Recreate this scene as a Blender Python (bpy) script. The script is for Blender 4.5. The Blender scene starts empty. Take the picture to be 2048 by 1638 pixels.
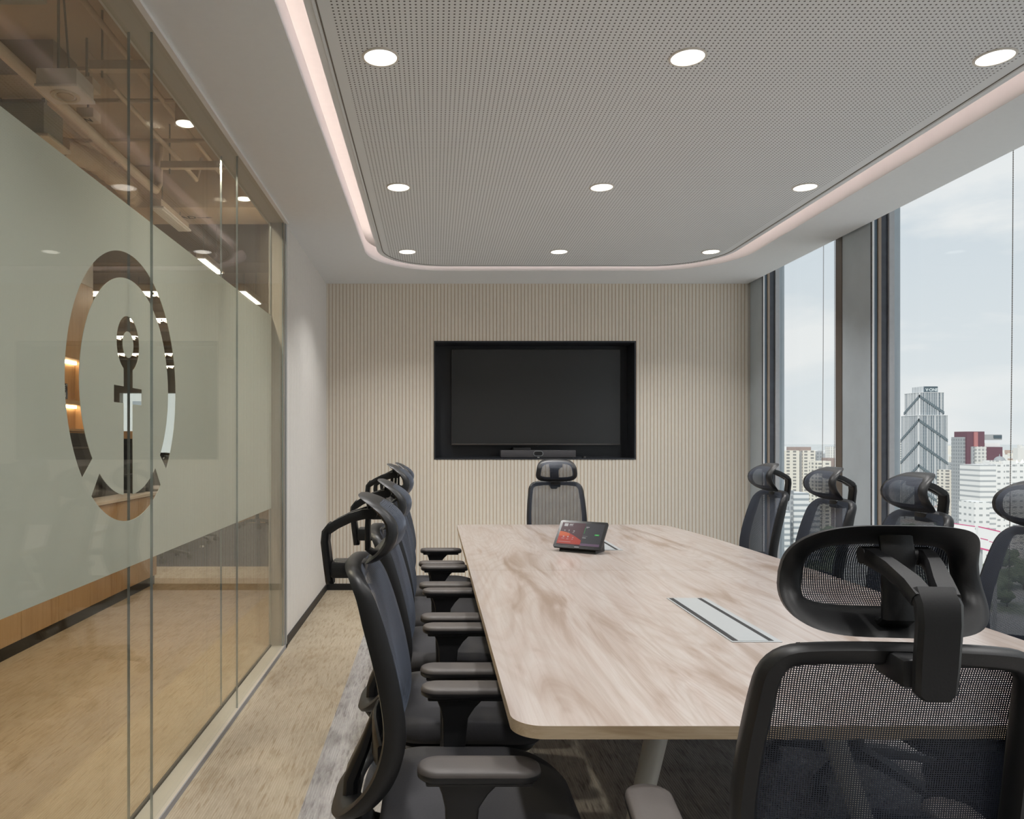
import bpy, bmesh, math, random
from mathutils import Vector, Matrix
random.seed(7)
S = bpy.context.scene
COL = S.collection
PI = math.pi
EYE = 1.275
# ------------------------------------------------------------------ materials
def nd(nt, t, **kw):
    n = nt.nodes.new(t)
    for k, v in kw.items():
        if hasattr(n, k) and k not in n.inputs.keys(): setattr(n, k, v)
        else: n.inputs[k].default_value = v
    return n
def newmat(name):
    m = bpy.data.materials.new(name); m.use_nodes = True
    nt = m.node_tree
    b = nt.nodes['Principled BSDF']
    return m, nt, b
def c4(c): return (c[0], c[1], c[2], 1)
def mathn(nt, op, a, b=None, c=None):
    n = nt.nodes.new('ShaderNodeMath'); n.operation = op
    for i, v in enumerate((a, b, c)):
        if v is None: continue
        if isinstance(v, (int, float)): n.inputs[i].default_value = v
        else: nt.links.new(v, n.inputs[i])
    return n.outputs[0]
def mixc(nt, f, a, b):
    n = nt.nodes.new('ShaderNodeMix'); n.data_type = 'RGBA'
    for s, v in ((n.inputs[0], f), (n.inputs[6], a), (n.inputs[7], b)):
        if isinstance(v, (int, float)): s.default_value = v
        elif isinstance(v, tuple): s.default_value = c4(v)
        else: nt.links.new(v, s)
    return n.outputs[2]
def coords(nt, kind='Object', scale=(1, 1, 1), rot=(0, 0, 0)):
    t = nt.nodes.new('ShaderNodeTexCoord'); m = nt.nodes.new('ShaderNodeMapping')
    m.inputs['Scale'].default_value = scale; m.inputs['Rotation'].default_value = rot
    nt.links.new(t.outputs[kind], m.inputs[0])
    return m.outputs[0]
def noise(nt, vec, scale, detail=3, rough=.5, dist=0):
    n = nt.nodes.new('ShaderNodeTexNoise')
    n.inputs['Scale'].default_value = scale; n.inputs['Detail'].default_value = detail
    n.inputs['Roughness'].default_value = rough; n.inputs['Distortion'].default_value = dist
    nt.links.new(vec, n.inputs['Vector'])
    return n.outputs[0]
def ramp(nt, f, stops):
    n = nt.nodes.new('ShaderNodeValToRGB'); e = n.color_ramp.elements
    while len(e) > 1: e.remove(e[-1])
    e[0].position = stops[0][0]; e[0].color = c4(stops[0][1])
    for p, c in stops[1:]:
        x = e.new(p); x.color = c4(c)
    nt.links.new(f, n.inputs[0])
    return n.outputs[0]
def maprange(nt, v, a, b, c=0., d=1.):
    n = nt.nodes.new('ShaderNodeMapRange')
    n.inputs[1].default_value = a; n.inputs[2].default_value = b; n.inputs[3].default_value = c; n.inputs[4].default_value = d
    nt.links.new(v, n.inputs[0]); return n.outputs[0]
def bump(nt, b, h, strength, dist=.002):
    n = nt.nodes.new('ShaderNodeBump'); n.inputs['Strength'].default_value = strength; n.inputs['Distance'].default_value = dist
    nt.links.new(h, n.inputs['Height']); nt.links.new(n.outputs[0], b.inputs['Normal'])
def plain(name, col, rough=.5, metal=0., var=.06, scale=30, bmp=0., spec=.5):
    m, nt, b = newmat(name)
    v = noise(nt, coords(nt), scale, 3)
    lo = tuple(x*(1-var) for x in col); hi = tuple(min(1, x*(1+var)) for x in col)
    nt.links.new(mixc(nt, v, lo, hi), b.inputs['Base Color'])
    b.inputs['Roughness'].default_value = rough; b.inputs['Metallic'].default_value = metal
    b.inputs['Specular IOR Level'].default_value = spec
    if bmp: bump(nt, b, noise(nt, coords(nt), scale*8, 2), bmp)
    return m
def emit(name, col, strength):
    m, nt, b = newmat(name)
    b.inputs['Base Color'].default_value = c4(col); b.inputs['Emission Color'].default_value = c4(col)
    b.inputs['Emission Strength'].default_value = strength; b.inputs['Roughness'].default_value = .4
    return m
def glassmat(name, tint, f0=.04, rough=0., k=1.):
    m = bpy.data.materials.new(name); m.use_nodes = True; nt = m.node_tree
    nt.nodes.clear()
    o = nt.nodes.new('ShaderNodeOutputMaterial'); mx = nt.nodes.new('ShaderNodeMixShader')
    tr = nt.nodes.new('ShaderNodeBsdfTransparent'); tr.inputs[0].default_value = c4(tint)
    gl = nt.nodes.new('ShaderNodeBsdfGlossy'); gl.inputs['Roughness'].default_value = rough
    lw = nt.nodes.new('ShaderNodeLayerWeight'); lw.inputs[0].default_value = .5
    p = mathn(nt, 'POWER', lw.outputs['Facing'], 5.)
    f = mathn(nt, 'MULTIPLY_ADD', p, (1-f0)*k, f0)
    nt.links.new(f, mx.inputs[0]); nt.links.new(tr.outputs[0], mx.inputs[1]); nt.links.new(gl.outputs[0], mx.inputs[2])
    nt.links.new(mx.outputs[0], o.inputs[0])
    return m
def sep(nt, vec):
    s = nt.nodes.new('ShaderNodeSeparateXYZ'); nt.links.new(vec, s.inputs[0]); return s.outputs
def meshcloth(name, col, pitch=.0034, hole=.62):
    """woven net: threads with square holes, laid out in the cloth's own uv metres"""
    m = bpy.data.materials.new(name); m.use_nodes = True; nt = m.node_tree
    b = nt.nodes['Principled BSDF']; o = nt.nodes['Material Output']
    b.inputs['Base Color'].default_value = c4(col); b.inputs['Roughness'].default_value = .55
    b.inputs['Sheen Weight'].default_value = .22; b.inputs['Sheen Roughness'].default_value = .4
    b.inputs['Sheen Tint'].default_value = (.55, .65, .85, 1)
    t = nt.nodes.new('ShaderNodeTexCoord'); s = sep(nt, t.outputs['UV'])
    def h(v, off):
        f = mathn(nt, 'FRACT', mathn(nt, 'MULTIPLY_ADD', v, 1/pitch, off))
        return mathn(nt, 'LESS_THAN', mathn(nt, 'ABSOLUTE', mathn(nt, 'SUBTRACT', f, .5)), hole/2)
    k = mathn(nt, 'MULTIPLY', h(s[0], 0.), h(s[1], 0.))
    tr = nt.nodes.new('ShaderNodeBsdfTransparent'); mx = nt.nodes.new('ShaderNodeMixShader')
    nt.links.new(k, mx.inputs[0]); nt.links.new(b.outputs[0], mx.inputs[1]); nt.links.new(tr.outputs[0], mx.inputs[2])
    nt.links.new(mx.outputs[0], o.inputs[0])
    return m
def ribmat(name, axis, pitch, off, col, groove, gw=.2):
    m, nt, b = newmat(name)
    v = coords(nt); s = sep(nt, v)
    f = mathn(nt, 'FRACT', mathn(nt, 'MULTIPLY_ADD', s[axis], 1/pitch, -off/pitch))
    g = mathn(nt, 'LESS_THAN', f, gw)
    n1 = noise(nt, coords(nt, scale=(1, 1, .3)), 90, 4)
    base = mixc(nt, n1, tuple(x*.94 for x in col), tuple(min(1, x*1.06) for x in col))
    nt.links.new(mixc(nt, g, base, groove), b.inputs['Base Color'])
    b.inputs['Roughness'].default_value = .9; b.inputs['Specular IOR Level'].default_value = .2
    bump(nt, b, noise(nt, coords(nt), 700, 2), .15)
    return m
def woodmat(name, a, bcol, c, rough=.4, axis='Y', scale=1., spec=.5, rings=.12):
    m, nt, b = newmat(name)
    sc = {'Y': (9, 1.1, 9), 'Z': (9, 9, .7), 'X': (1, 9, 9)}[axis]
    sc2 = {'Y': (55, 1.6, 55), 'Z': (60, 60, 1.2), 'X': (1.2, 60, 60)}[axis]
    v = coords(nt, scale=sc, rot=(0, 0, .1 if axis == 'Y' else 0))
    n1 = noise(nt, v, .75*scale, 4, .6, 1.6)
    n2 = noise(nt, coords(nt, scale=sc2, rot=(0, 0, .1 if axis == 'Y' else 0)), 1.3*scale, 4, .65, .8)
    w = nt.nodes.new('ShaderNodeTexWave'); w.wave_type = 'BANDS'; w.bands_direction = 'X'
    w.inputs['Scale'].default_value = .5*scale; w.inputs['Distortion'].default_value = 9; w.inputs['Detail'].default_value = 2.5
    w.inputs['Detail Scale'].default_value = .7
    nt.links.new(v, w.inputs['Vector'])
    base = ramp(nt, n1, [(.32, c), (.43, a), (.53, bcol), (.61, a), (.70, c)])
    k = mathn(nt, 'MULTIPLY', maprange(nt, n2, .45, .72), .5)
    c1 = mixc(nt, k, base, c)
    sm = noise(nt, coords(nt, scale=tuple(x_*.62 for x_ in sc), rot=(0, 0, .1 if axis == 'Y' else 0)), .62*scale, 1.5, .45, .9)
    rg = maprange(nt, mathn(nt, 'SINE', mathn(nt, 'MULTIPLY', sm, 210.)), .1, 1.)
    c1 = mixc(nt, mathn(nt, 'MULTIPLY', w.outputs['Fac'], .12), c1, c)
    c2 = mixc(nt, mathn(nt, 'MULTIPLY', rg, rings), c1, c)
    nt.links.new(c2, b.inputs['Base Color']); b.inputs['Roughness'].default_value = rough
    b.inputs['Specular IOR Level'].default_value = spec
    return m
def carpetmat():
    m, nt, b = newmat('carpet')
    v = coords(nt); s = sep(nt, v)
    st = noise(nt, coords(nt, scale=(75, 7, 1)), 1., 3, .6)
    st2 = noise(nt, coords(nt, scale=(60, 9, 1)), 1., 4, .7, .4)
    cr = noise(nt, coords(nt, scale=(7, 130, 1)), 1., 3, .6)
    blot = noise(nt, coords(nt, scale=(5, 3, 1)), 1., 3, .6)
    fine = noise(nt, v, 420, 2, .7)
    rib = mathn(nt, 'SINE', mathn(nt, 'MULTIPLY', s[0], 2*PI/.0095))
    # zones
    edge = mathn(nt, 'GREATER_THAN', s[0], -.46)
    corr = mathn(nt, 'LESS_THAN', s[0], -.97)
    dark = mathn(nt, 'MULTIPLY', corr, mathn(nt, 'GREATER_THAN', s[1], 7.65))
    band = mathn(nt, 'MULTIPLY', corr, mathn(nt, 'GREATER_THAN', s[1], 7.0))
    base = mixc(nt, edge, (.52, .45, .345), (.475, .455, .44))
    base = mixc(nt, corr, base, (.43, .335, .235))
    base = mixc(nt, band, base, (.60, .53, .44))
    base = mixc(nt, dark, base, (.085, .085, .10))
    dk = mixc(nt, edge, (.30, .225, .14), (.14, .125, .12))
    dk = mixc(nt, corr, dk, (.27, .19, .11))
    dk = mixc(nt, dark, dk, (.05, .05, .06))
    k1 = mathn(nt, 'MULTIPLY', maprange(nt, mathn(nt, 'MULTIPLY_ADD', blot, .6, mathn(nt, 'MULTIPLY', st2, .7)), .58, .86), .75)
    k2 = mathn(nt, 'MULTIPLY', maprange(nt, st, .50, .66), .7)
    k3 = mathn(nt, 'MULTIPLY', maprange(nt, cr, .62, .8), .5)
    k4 = mathn(nt, 'MULTIPLY', maprange(nt, rib, -.2, -1.), .32)
    k = mathn(nt, 'MAXIMUM', mathn(nt, 'MAXIMUM', k1, k2), mathn(nt, 'MAXIMUM', k3, k4))
    k = mathn(nt, 'ADD', k, maprange(nt, fine, .3, .7, -.12, .16))
    n = nt.nodes.new('ShaderNodeClamp'); nt.links.new(k, n.inputs[0])
    nt.links.new(mixc(nt, n.outputs[0], base, dk), b.inputs['Base Color'])
    b.inputs['Roughness'].default_value = .95; b.inputs['Specular IOR Level'].default_value = .1
    bump(nt, b, mathn(nt, 'ADD', fine, mathn(nt, 'MULTIPLY', rib, .25)), .5, .004)
    return m
def perfmat():
    m, nt, b = newmat('perforated_board')
    v = coords(nt); s = sep(nt, v)
    P = .0175
    fx = mathn(nt, 'SUBTRACT', mathn(nt, 'FRACT', mathn(nt, 'MULTIPLY_ADD', s[0], 1/P, .318/P+.5)), .5)
    fy = mathn(nt, 'SUBTRACT', mathn(nt, 'FRACT', mathn(nt, 'MULTIPLY_ADD', s[1], 1/P, .5)), .5)
    r2 = mathn(nt, 'ADD', mathn(nt, 'MULTIPLY', fx, fx), mathn(nt, 'MULTIPLY', fy, fy))
    hole = mathn(nt, 'LESS_THAN', r2, .195**2)
    inx = mathn(nt, 'MULTIPLY', mathn(nt, 'GREATER_THAN', s[0], -.327), mathn(nt, 'LESS_THAN', s[0], 2.09))
    iny = mathn(nt, 'LESS_THAN', s[1], 5.78)
    hole = mathn(nt, 'MULTIPLY', hole, mathn(nt, 'MULTIPLY', inx, iny))
    base = mixc(nt, noise(nt, v, 3, 3), (.755, .77, .78), (.785, .80, .81))
    nt.links.new(mixc(nt, hole, base, (.13, .125, .12)), b.inputs['Base Color'])
    b.inputs['Roughness'].default_value = .85; b.inputs['Specular IOR Level'].default_value = .15
    return m
def facade(name, wall, win, px, pz, fx, fz, offx=0., offz=0.):
    m, nt, b = newmat(name)
    s = sep(nt, coords(nt))
    u = mathn(nt, 'ADD', s[0], s[1])
    a = mathn(nt, 'LESS_THAN', mathn(nt, 'FRACT', mathn(nt, 'MULTIPLY_ADD', u, 1/px, offx)), fx)
    c = mathn(nt, 'LESS_THAN', mathn(nt, 'FRACT', mathn(nt, 'MULTIPLY_ADD', s[2], 1/pz, offz)), fz)
    g = nt.nodes.new('ShaderNodeNewGeometry'); gs = sep(nt, g.outputs['Normal'])
    side = mathn(nt, 'LESS_THAN', mathn(nt, 'ABSOLUTE', gs[2]), .5)
    k = mathn(nt, 'MULTIPLY', mathn(nt, 'MULTIPLY', a, c), side)
    nt.links.new(mixc(nt, k, wall, win), b.inputs['Base Color'])
    b.inputs['Roughness'].default_value = .7; b.inputs['Specular IOR Level'].default_value = .3
    return m
M = {}
M['white'] = plain('soffit_paint', (.785, .80, .81), .9, var=.02, spec=.2)
M['white2'] = plain('white_paint', (.80, .79, .77), .7, var=.03)
M['perf'] = perfmat()
M['panel_edge'] = plain('ceiling_border', (.765, .78, .79), .85, var=.02, spec=.2)
M['rib_rear'] = ribmat('ribbed_felt_rear', 0, .03, 0., (.80, .745, .655), (.58, .455, .32), .17)
M['rib_left'] = ribmat('ribbed_felt_left', 1, .03, 0., (.80, .775, .74), (.70, .65, .58), .17)
M['carpet'] = carpetmat()
M['black_trim'] = plain('black_skirting', (.012, .012, .013), .5)
M['niche'] = plain('charcoal_niche', (.030, .033, .040), .32, var=.1)
M['screen'] = plain('dark_screen', (.042, .043, .044), .16, var=.02, spec=.35)
M['bezel'] = plain('bezel_metal', (.10, .09, .085), .35, .6)
M['grey_grille'] = plain('speaker_grille', (.075, .072, .078), .8, var=.15, scale=600)
M['ring'] = plain('camera_ring', (.30, .33, .35), .4, .4)
M['plastic'] = plain('black_plastic', (.013, .013, .014), .42, var=.12, scale=40, bmp=.06, spec=.4)
M['pad'] = plain('armrest_pad', (.066, .057, .053), .5, var=.1, bmp=.05)
M['seat'] = plain('seat_fabric', (.034, .033, .037), .85, var=.2, scale=300, bmp=.25)
M['mesh'] = meshcloth('black_net', (.026, .034, .054))
M['chrome'] = plain('chrome', (.75, .75, .75), .15, 1., var=.02)
M['wood_top'] = woodmat('pale_oak_laminate', (.375, .322, .295), (.415, .377, .355), (.25, .19, .152), .28, rings=.25)
M['wood_edge'] = woodmat('oak_edge_band', (.47, .36, .235), (.52, .41, .28), (.36, .26, .16), .5, 'X', 2.)
M['leg'] = plain('leg_powder_coat', (.68, .66, .60), .4, var=.02)
M['alu'] = plain('satin_aluminium', (.38, .40, .41), .38, .2, var=.03)
M['alu_grey'] = plain('grey_aluminium', (.30, .30, .31), .65, 0., var=.04)
M['channel'] = plain('channel_metal', (.50, .46, .39), .65, 0., var=.03)
M['slot'] = plain('slot_black', (.006, .006, .007), .6)
M['glass'] = glassmat('clear_glass', (.965, .975, .96), .022, 0., .5)
M['winglass'] = glassmat('window_glass', (.985, .99, .985), .008, 0., .25)
M['gedge'] = plain('glass_edge', (.50, .55, .55), .15, .6, var=.1)
M['pier'] = plain('metal_panel', (.45, .505, .545), .5, .0, var=.12, scale=6)
M['blue_frame'] = plain('blue_grey_frame', (.10, .14, .18), .4, .3)
M['brown_frame'] = plain('bronze_mullion', (.33, .26, .20), .4, .2)
M['dark_glass'] = plain('dark_mullion', (.055, .06, .075), .25, .1, var=.5, scale=14)
M['grey_frame'] = plain('grey_mullion', (.46, .46, .47), .5, .1, var=.1)
M['brown2'] = plain('brown_grey_mullion', (.15, .125, .105), .4, .3)
M['lamp'] = emit('lamp_glow', (1., .95, .88), 3.)
M['cove'] = emit('cove_led', (1., .84, .77), 4.3); M['lip_fill'] = emit('added_lip_led', (1., .79, .74), 4.8)
M['lampring'] = plain('lamp_ring', (.72, .68, .62), .5)
M['oak'] = woodmat('oak_veneer', (.46, .30, .165), (.50, .335, .19), (.36, .22, .11), .45, 'Z', 1.2)
M['counter'] = plain('pale_counter', (.62, .55, .48), .35, var=.04)
M['black_app'] = plain('black_gloss', (.008, .008, .009), .2, var=.1)
M['shelf_led'] = emit('shelf_led', (1., .74, .44), 17.)
M['slab'] = plain('raw_slab', (.50, .395, .305), .9, var=.12, scale=3)
M['slab_dark'] = plain('raw_beam', (.30, .235, .175), .9, var=.12, scale=3)
M['duct'] = plain('duct_paint', (.56, .45, .35), .7, var=.06, scale=5)
M['duct_grey'] = plain('duct_grey', (.29, .265, .215), .6, var=.08)
M['box_white'] = plain('speaker_box', (.62, .56, .53), .5)
M['cream'] = plain('cream_cover', (.55, .46, .36), .5)
M['office_wall'] = plain('office_wall', (.60, .56, .50), .85, var=.03)
M['tube'] = emit('luminaire', (1., .86, .70), 22.)
M['ink'] = plain('black_ink', (.01, .01, .01), .6)
M['letter'] = plain('white_letter', (.85, .85, .85), .5)
def frosted():
    m = bpy.data.materials.new('frosted_film'); m.use_nodes = True; nt = m.node_tree; nt.nodes.clear()
    o = nt.nodes.new('ShaderNodeOutputMaterial')
    d = nt.nodes.new('ShaderNodeBsdfDiffuse'); t = nt.nodes.new('ShaderNodeBsdfTranslucent'); mx = nt.nodes.new('ShaderNodeMixShader')
    col = mixc(nt, noise(nt, coords(nt), 4, 2), (.735, .745, .68), (.765, .775, .71))
    nt.links.new(col, d.inputs[0]); nt.links.new(col, t.inputs[0]); mx.inputs[0].default_value = .42
    nt.links.new(d.outputs[0], mx.inputs[1]); nt.links.new(t.outputs[0], mx.inputs[2]); nt.links.new(mx.outputs[0], o.inputs[0])
    return m
M['film'] = frosted()
# ------------------------------------------------------------------ mesh building
def tag(o, label=None, cat=None, group=None, kind=None):
    if label: o['label'] = label
    if cat: o['category'] = cat
    if group: o['group'] = group
    if kind: o['kind'] = kind
    return o
def empty(name, loc=(0, 0, 0), rz=0.):
    o = bpy.data.objects.new(name, None); COL.objects.link(o)
    o.location = loc; o.rotation_euler = (0, 0, rz); o.empty_display_size = .1
    return o
class B:
    def __init__(s): s.bm = bmesh.new(); s.uv = None
    def box(s, x0, x1, y0, y1, z0, z1, bev=0., seg=2, mi=0, mat=None):
        m = Matrix.Translation(((x0+x1)/2, (y0+y1)/2, (z0+z1)/2)) @ Matrix.Diagonal((abs(x1-x0), abs(y1-y0), abs(z1-z0), 1))
        if mat is not None: m = mat @ m
        g = bmesh.ops.create_cube(s.bm, size=1, matrix=m)
        fs = {f for v in g['verts'] for f in v.link_faces}
        if bev:
            es = list({e for v in g['verts'] for e in v.link_edges})
            r = bmesh.ops.bevel(s.bm, geom=es, offset=bev, segments=seg, profile=.5, affect='EDGES')
            fs = set(r['faces']) | {f for f in fs if f.is_valid}
        for f in fs:
            if f.is_valid: f.material_index = mi
        return s
    def cyl(s, p0, p1, r0, r1=None, n=24, mi=0, cap=True):
        r1 = r0 if r1 is None else r1
        p0 = Vector(p0); p1 = Vector(p1); d = p1-p0
        q = d.to_track_quat('Z', 'Y').to_matrix().to_4x4()
        m = Matrix.Translation((p0+p1)/2) @ q
        g = bmesh.ops.create_cone(s.bm, cap_ends=cap, segments=n, radius1=r0, radius2=r1, depth=d.length, matrix=m)
        for f in {f for v in g['verts'] for f in v.link_faces}: f.material_index = mi
        return s
    def ball(s, c, r, n=2, sc=(1, 1, 1), mi=0):
        g = bmesh.ops.create_icosphere(s.bm, subdivisions=n, radius=r, matrix=Matrix.Translation(c) @ Matrix.Diagonal((*sc, 1)))
        for f in {f for v in g['verts'] for f in v.link_faces}: f.material_index = mi
        return s
    def loops(s, rings, closed=True, cap=True, mi=0, wrap=False):
        vs = [[s.bm.verts.new(p) for p in r] for r in rings]
        n = len(vs[0]); R = len(vs)
        for i in range(R if wrap else R-1):
            a, b = vs[i], vs[(i+1) % R]
            for j in range(n if closed else n-1):
                k = (j+1) % n
                f = s.bm.faces.new((a[j], a[k], b[k], b[j])); f.material_index = mi
        if cap and closed and not wrap:
            f = s.bm.faces.new(vs[0][::-1]); f.material_index = mi
            f = s.bm.faces.new(vs[-1]); f.material_index = mi
        return s
    def tube(s, pts, r, n=10, mi=0, cap=True):
        pts = [Vector(p) for p in pts]; rings = []
        up = Vector((.013, .021, 1.)).normalized()
        for i, p in enumerate(pts):
            t = (pts[min(i+1, len(pts)-1)] - pts[max(i-1, 0)]).normalized()
            a = t.cross(up)
            if a.length < 1e-3: a = t.cross(Vector((1, 0, 0)))
            a.normalize(); b = a.cross(t)
            rr = r[i] if isinstance(r, (list, tuple)) else r
            rings.append([p + (a*math.cos(2*PI*k/n) + b*math.sin(2*PI*k/n))*rr for k in range(n)])
        return s.loops(rings, True, cap, mi)
    def ribbon(s, pts, w, t, side=(1, 0, 0), mi=0):
        """rounded flat bar along pts; w/t half sizes (number or per-point list)"""
        pts = [Vector(p) for p in pts]; side = Vector(side).normalized(); rings = []
        sec = [(1, .45), (.8, 1), (-.8, 1), (-1, .45), (-1, -.45), (-.8, -1), (.8, -1), (1, -.45)]
        for i, p in enumerate(pts):
            d = (pts[min(i+1, len(pts)-1)] - pts[max(i-1, 0)]).normalized()
            sd = (side - d*side.dot(d)).normalized(); nr = d.cross(sd)
            ww = w[i] if isinstance(w, (list, tuple)) else w; tt = t[i] if isinstance(t, (list, tuple)) else t
            rings.append([p + sd*(a*ww) + nr*(b*tt) for a, b in sec])
        return s.loops(rings, True, True, mi)
    def ring(s, outline, w, yfn, depth, mi=0):
        """closed frame: outline = list of (x,z); section width w inward, y from yfn(x,z) backwards by depth"""
        n = len(outline); rings = []
        sec = [(0, .28), (0, .72), (.22, 1), (.78, 1), (1, .72), (1, .28), (.78, 0), (.22, 0)]
        for i in range(n):
            p = Vector(outline[i]); a = Vector(outline[i-1]); b = Vector(outline[(i+1) % n])
            t = (b-a).normalized(); inn = Vector((-t.y, t.x))
            ww = w(p.x, p.y) if callable(w) else w
            dd = depth(p.x, p.y) if callable(depth) else depth
            r = []
            for u, v in sec:
                q = p + inn*(u*ww)
                r.append((q.x, yfn(q.x, q.y) - v*dd, q.y))
            rings.append(r)
        return s.loops(rings, True, False, mi, wrap=True)
    def grid(s, fn, nu, nv, uvfn=None, mi=0):
        vs = [[s.bm.verts.new(fn(i/nu, j/nv)) for i in range(nu+1)] for j in range(nv+1)]
        if uvfn and s.uv is None: s.uv = s.bm.loops.layers.uv.new('UVMap')
        for j in range(nv):
            for i in range(nu):
                f = s.bm.faces.new((vs[j][i], vs[j][i+1], vs[j+1][i+1], vs[j+1][i])); f.material_index = mi
                if uvfn:
                    for l, (a, b) in zip(f.loops, ((i, j), (i+1, j), (i+1, j+1), (i, j+1))):
                        l[s.uv].uv = uvfn(a/nu, b/nv)
        return s
    def capz(s, z):
        for f in s.bm.faces:
            if f.calc_center_median().z < z: f.material_index = 1
        return s
    def poly(s, pts, mi=0):
        f = s.bm.faces.new([s.bm.verts.new(p) for p in pts]); f.material_index = mi; return s
    def mesh(s, me):
        s.bm.from_mesh(me); return s
    def build(s, name, mats, parent=None, smooth=True, world=False, angle=40, mat=None):
        if world and parent is not None:
            bmesh.ops.translate(s.bm, verts=s.bm.verts, vec=-parent.location)
        if mat is not None: bmesh.ops.transform(s.bm, matrix=mat, verts=s.bm.verts)
        bmesh.ops.recalc_face_normals(s.bm, faces=s.bm.faces) if s.uv is None else None
        me = bpy.data.meshes.new(name); s.bm.to_mesh(me); s.bm.free()
        if smooth:
            me.polygons.foreach_set('use_smooth', [True]*len(me.polygons))
            me.set_sharp_from_angle(angle=math.radians(angle))
        for m in (mats if isinstance(mats, (list, tuple)) else [mats]): me.materials.append(M[m] if isinstance(m, str) else m)
        o = bpy.data.objects.new(name, me); COL.objects.link(o)
        if parent is not None: o.parent = parent
        return o
def flat(splines, half, matrix=Matrix()):
    """filled 2-d outline(s) with holes, thickened to +-half; returns a mesh"""
    cu = bpy.data.curves.new('outline', 'CURVE'); cu.dimensions = '2D'; cu.fill_mode = 'BOTH'; cu.extrude = half
    for pts in splines:
        sp = cu.splines.new('POLY'); sp.points.add(len(pts)-1); sp.use_cyclic_u = True
        for q, p in zip(sp.points, pts): q.co = (p[0], p[1], 0, 1)
    ob = bpy.data.objects.new('outline', cu); COL.objects.link(ob)
    dg = bpy.context.evaluated_depsgraph_get(); dg.update()
    me = bpy.data.meshes.new_from_object(ob.evaluated_get(dg))
    bpy.data.objects.remove(ob); bpy.data.curves.remove(cu)
    me.transform(matrix)
    return me
def textmesh(txt, size, matrix, ext=.001, bold=0., align='CENTER'):
    cu = bpy.data.curves.new('text', 'FONT'); cu.body = txt; cu.size = size; cu.extrude = ext; cu.offset = bold
    cu.align_x = align; cu.align_y = 'CENTER'
    ob = bpy.data.objects.new('text', cu); COL.objects.link(ob)
    dg = bpy.context.evaluated_depsgraph_get(); dg.update()
    me = bpy.data.meshes.new_from_object(ob.evaluated_get(dg))
    bpy.data.objects.remove(ob); bpy.data.curves.remove(cu)
    me.transform(matrix)
    return me
def rrect(x0, x1, y0, y1, r, n=14):
    r4 = r if isinstance(r, (list, tuple)) else (r, r, r, r)   # corners: x1y0, x1y1, x0y1, x0y0
    out = []
    for (cx, cy, a), rr in zip(((x1, y0, -90), (x1, y1, 0), (x0, y1, 90), (x0, y0, 180)), r4):
        sx = -1 if cx == x1 else 1; sy = -1 if cy == y1 else 1
        if rr <= 0: out.append((cx, cy)); continue
        for k in range(n+1):
            t = math.radians(a + 90*k/n)
            out.append((cx+sx*rr+rr*math.cos(t), cy+sy*rr+rr*math.sin(t)))
    return out
def round_poly(pts, n=8):
    """pts (x,z,r) -> smooth closed outline"""
    out = []; N = len(pts)
    for i in range(N):
        p = Vector(pts[i][:2]); a = Vector(pts[i-1][:2]); b = Vector(pts[(i+1) % N][:2]); r = pts[i][2]
        d0 = min(r, (a-p).length*.48); d1 = min(r, (b-p).length*.48)
        q0 = p+(a-p).normalized()*d0; q1 = p+(b-p).normalized()*d1
        for k in range(n+1):
            t = k/n
            q = q0*(1-t)**2 + p*2*t*(1-t) + q1*t*t
            if not out or (q-Vector(out[-1])).length > 1e-5: out.append((q.x, q.y))
    return out
def interp(tab, x):
    if x <= tab[0][0]: return tab[0][1]
    for i in range(len(tab)-1):
        if x <= tab[i+1][0]:
            x0, y0 = tab[i]; x1, y1 = tab[i+1]
            m0 = (tab[i+1][1]-tab[i-1][1])/(tab[i+1][0]-tab[i-1][0]) if i else (y1-y0)/(x1-x0)
            m1 = (tab[i+2][1]-y0)/(tab[i+2][0]-x0) if i+2 < len(tab) else (y1-y0)/(x1-x0)
            h = x1-x0; t = (x-x0)/h
            return (2*t**3-3*t*t+1)*y0+(t**3-2*t*t+t)*h*m0+(-2*t**3+3*t*t)*y1+(t**3-t*t)*h*m1
    return tab[-1][1]
def struct(o): o['kind'] = 'structure'; return o
def copy_tree(o, parent=None):
    c = o.copy(); COL.objects.link(c)
    if parent is not None: c.parent = parent
    for ch in o.children: copy_tree(ch, c)
    return c
# ------------------------------------------------------------------ camera
cam = bpy.data.cameras.new('camera'); co = bpy.data.objects.new('camera', cam); COL.objects.link(co)
co.location = (0, 0, EYE); co.rotation_euler = (PI/2, 0, 0)
cam.sensor_width = 36; cam.lens = 1500/2048*36; cam.shift_x = (1024-867)/2048; cam.shift_y = (883-819)/2048
cam.clip_start = .05; cam.clip_end = 30000
S.camera = co
# ------------------------------------------------------------------ room shell
XL, XR, YR, ZC, YB = -.92, 2.70, 6.44, 2.63, -2.2
struct(B().box(-9.2, 3.0, -2.6, 16.8, -.25, 0).build('floor', 'carpet', smooth=False))
# raw slab over everything
struct(B().box(-9.2, 3.02, -2.6, 16.8, 3.2, 3.5).build('ceiling', 'slab', smooth=False))
# upper closing board above the cove
struct(B().box(-1.02, 2.74, YB, 6.7, 2.86, 2.89).build('ceiling', 'white2', smooth=False))
# soffit with rounded opening
open_ = rrect(-.49, 2.296, -1.6, 5.95, .60, 20)
sof = flat([[(-1.03, YB), (XR, YB), (XR, YR+.02), (-1.03, YR+.02)], open_], .05, Matrix.Translation((0, 0, ZC+.05)))
struct(B().mesh(sof).build('ceiling', 'white', smooth=False))
# perforated panel (hangs in the opening)
pan = flat([rrect(-.404, 2.175, -1.5, 5.854, .50, 20)], .009, Matrix.Translation((0, 0, 2.65)))
p = B().mesh(pan).build('ceiling', 'perf', smooth=False); struct(p)
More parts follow.
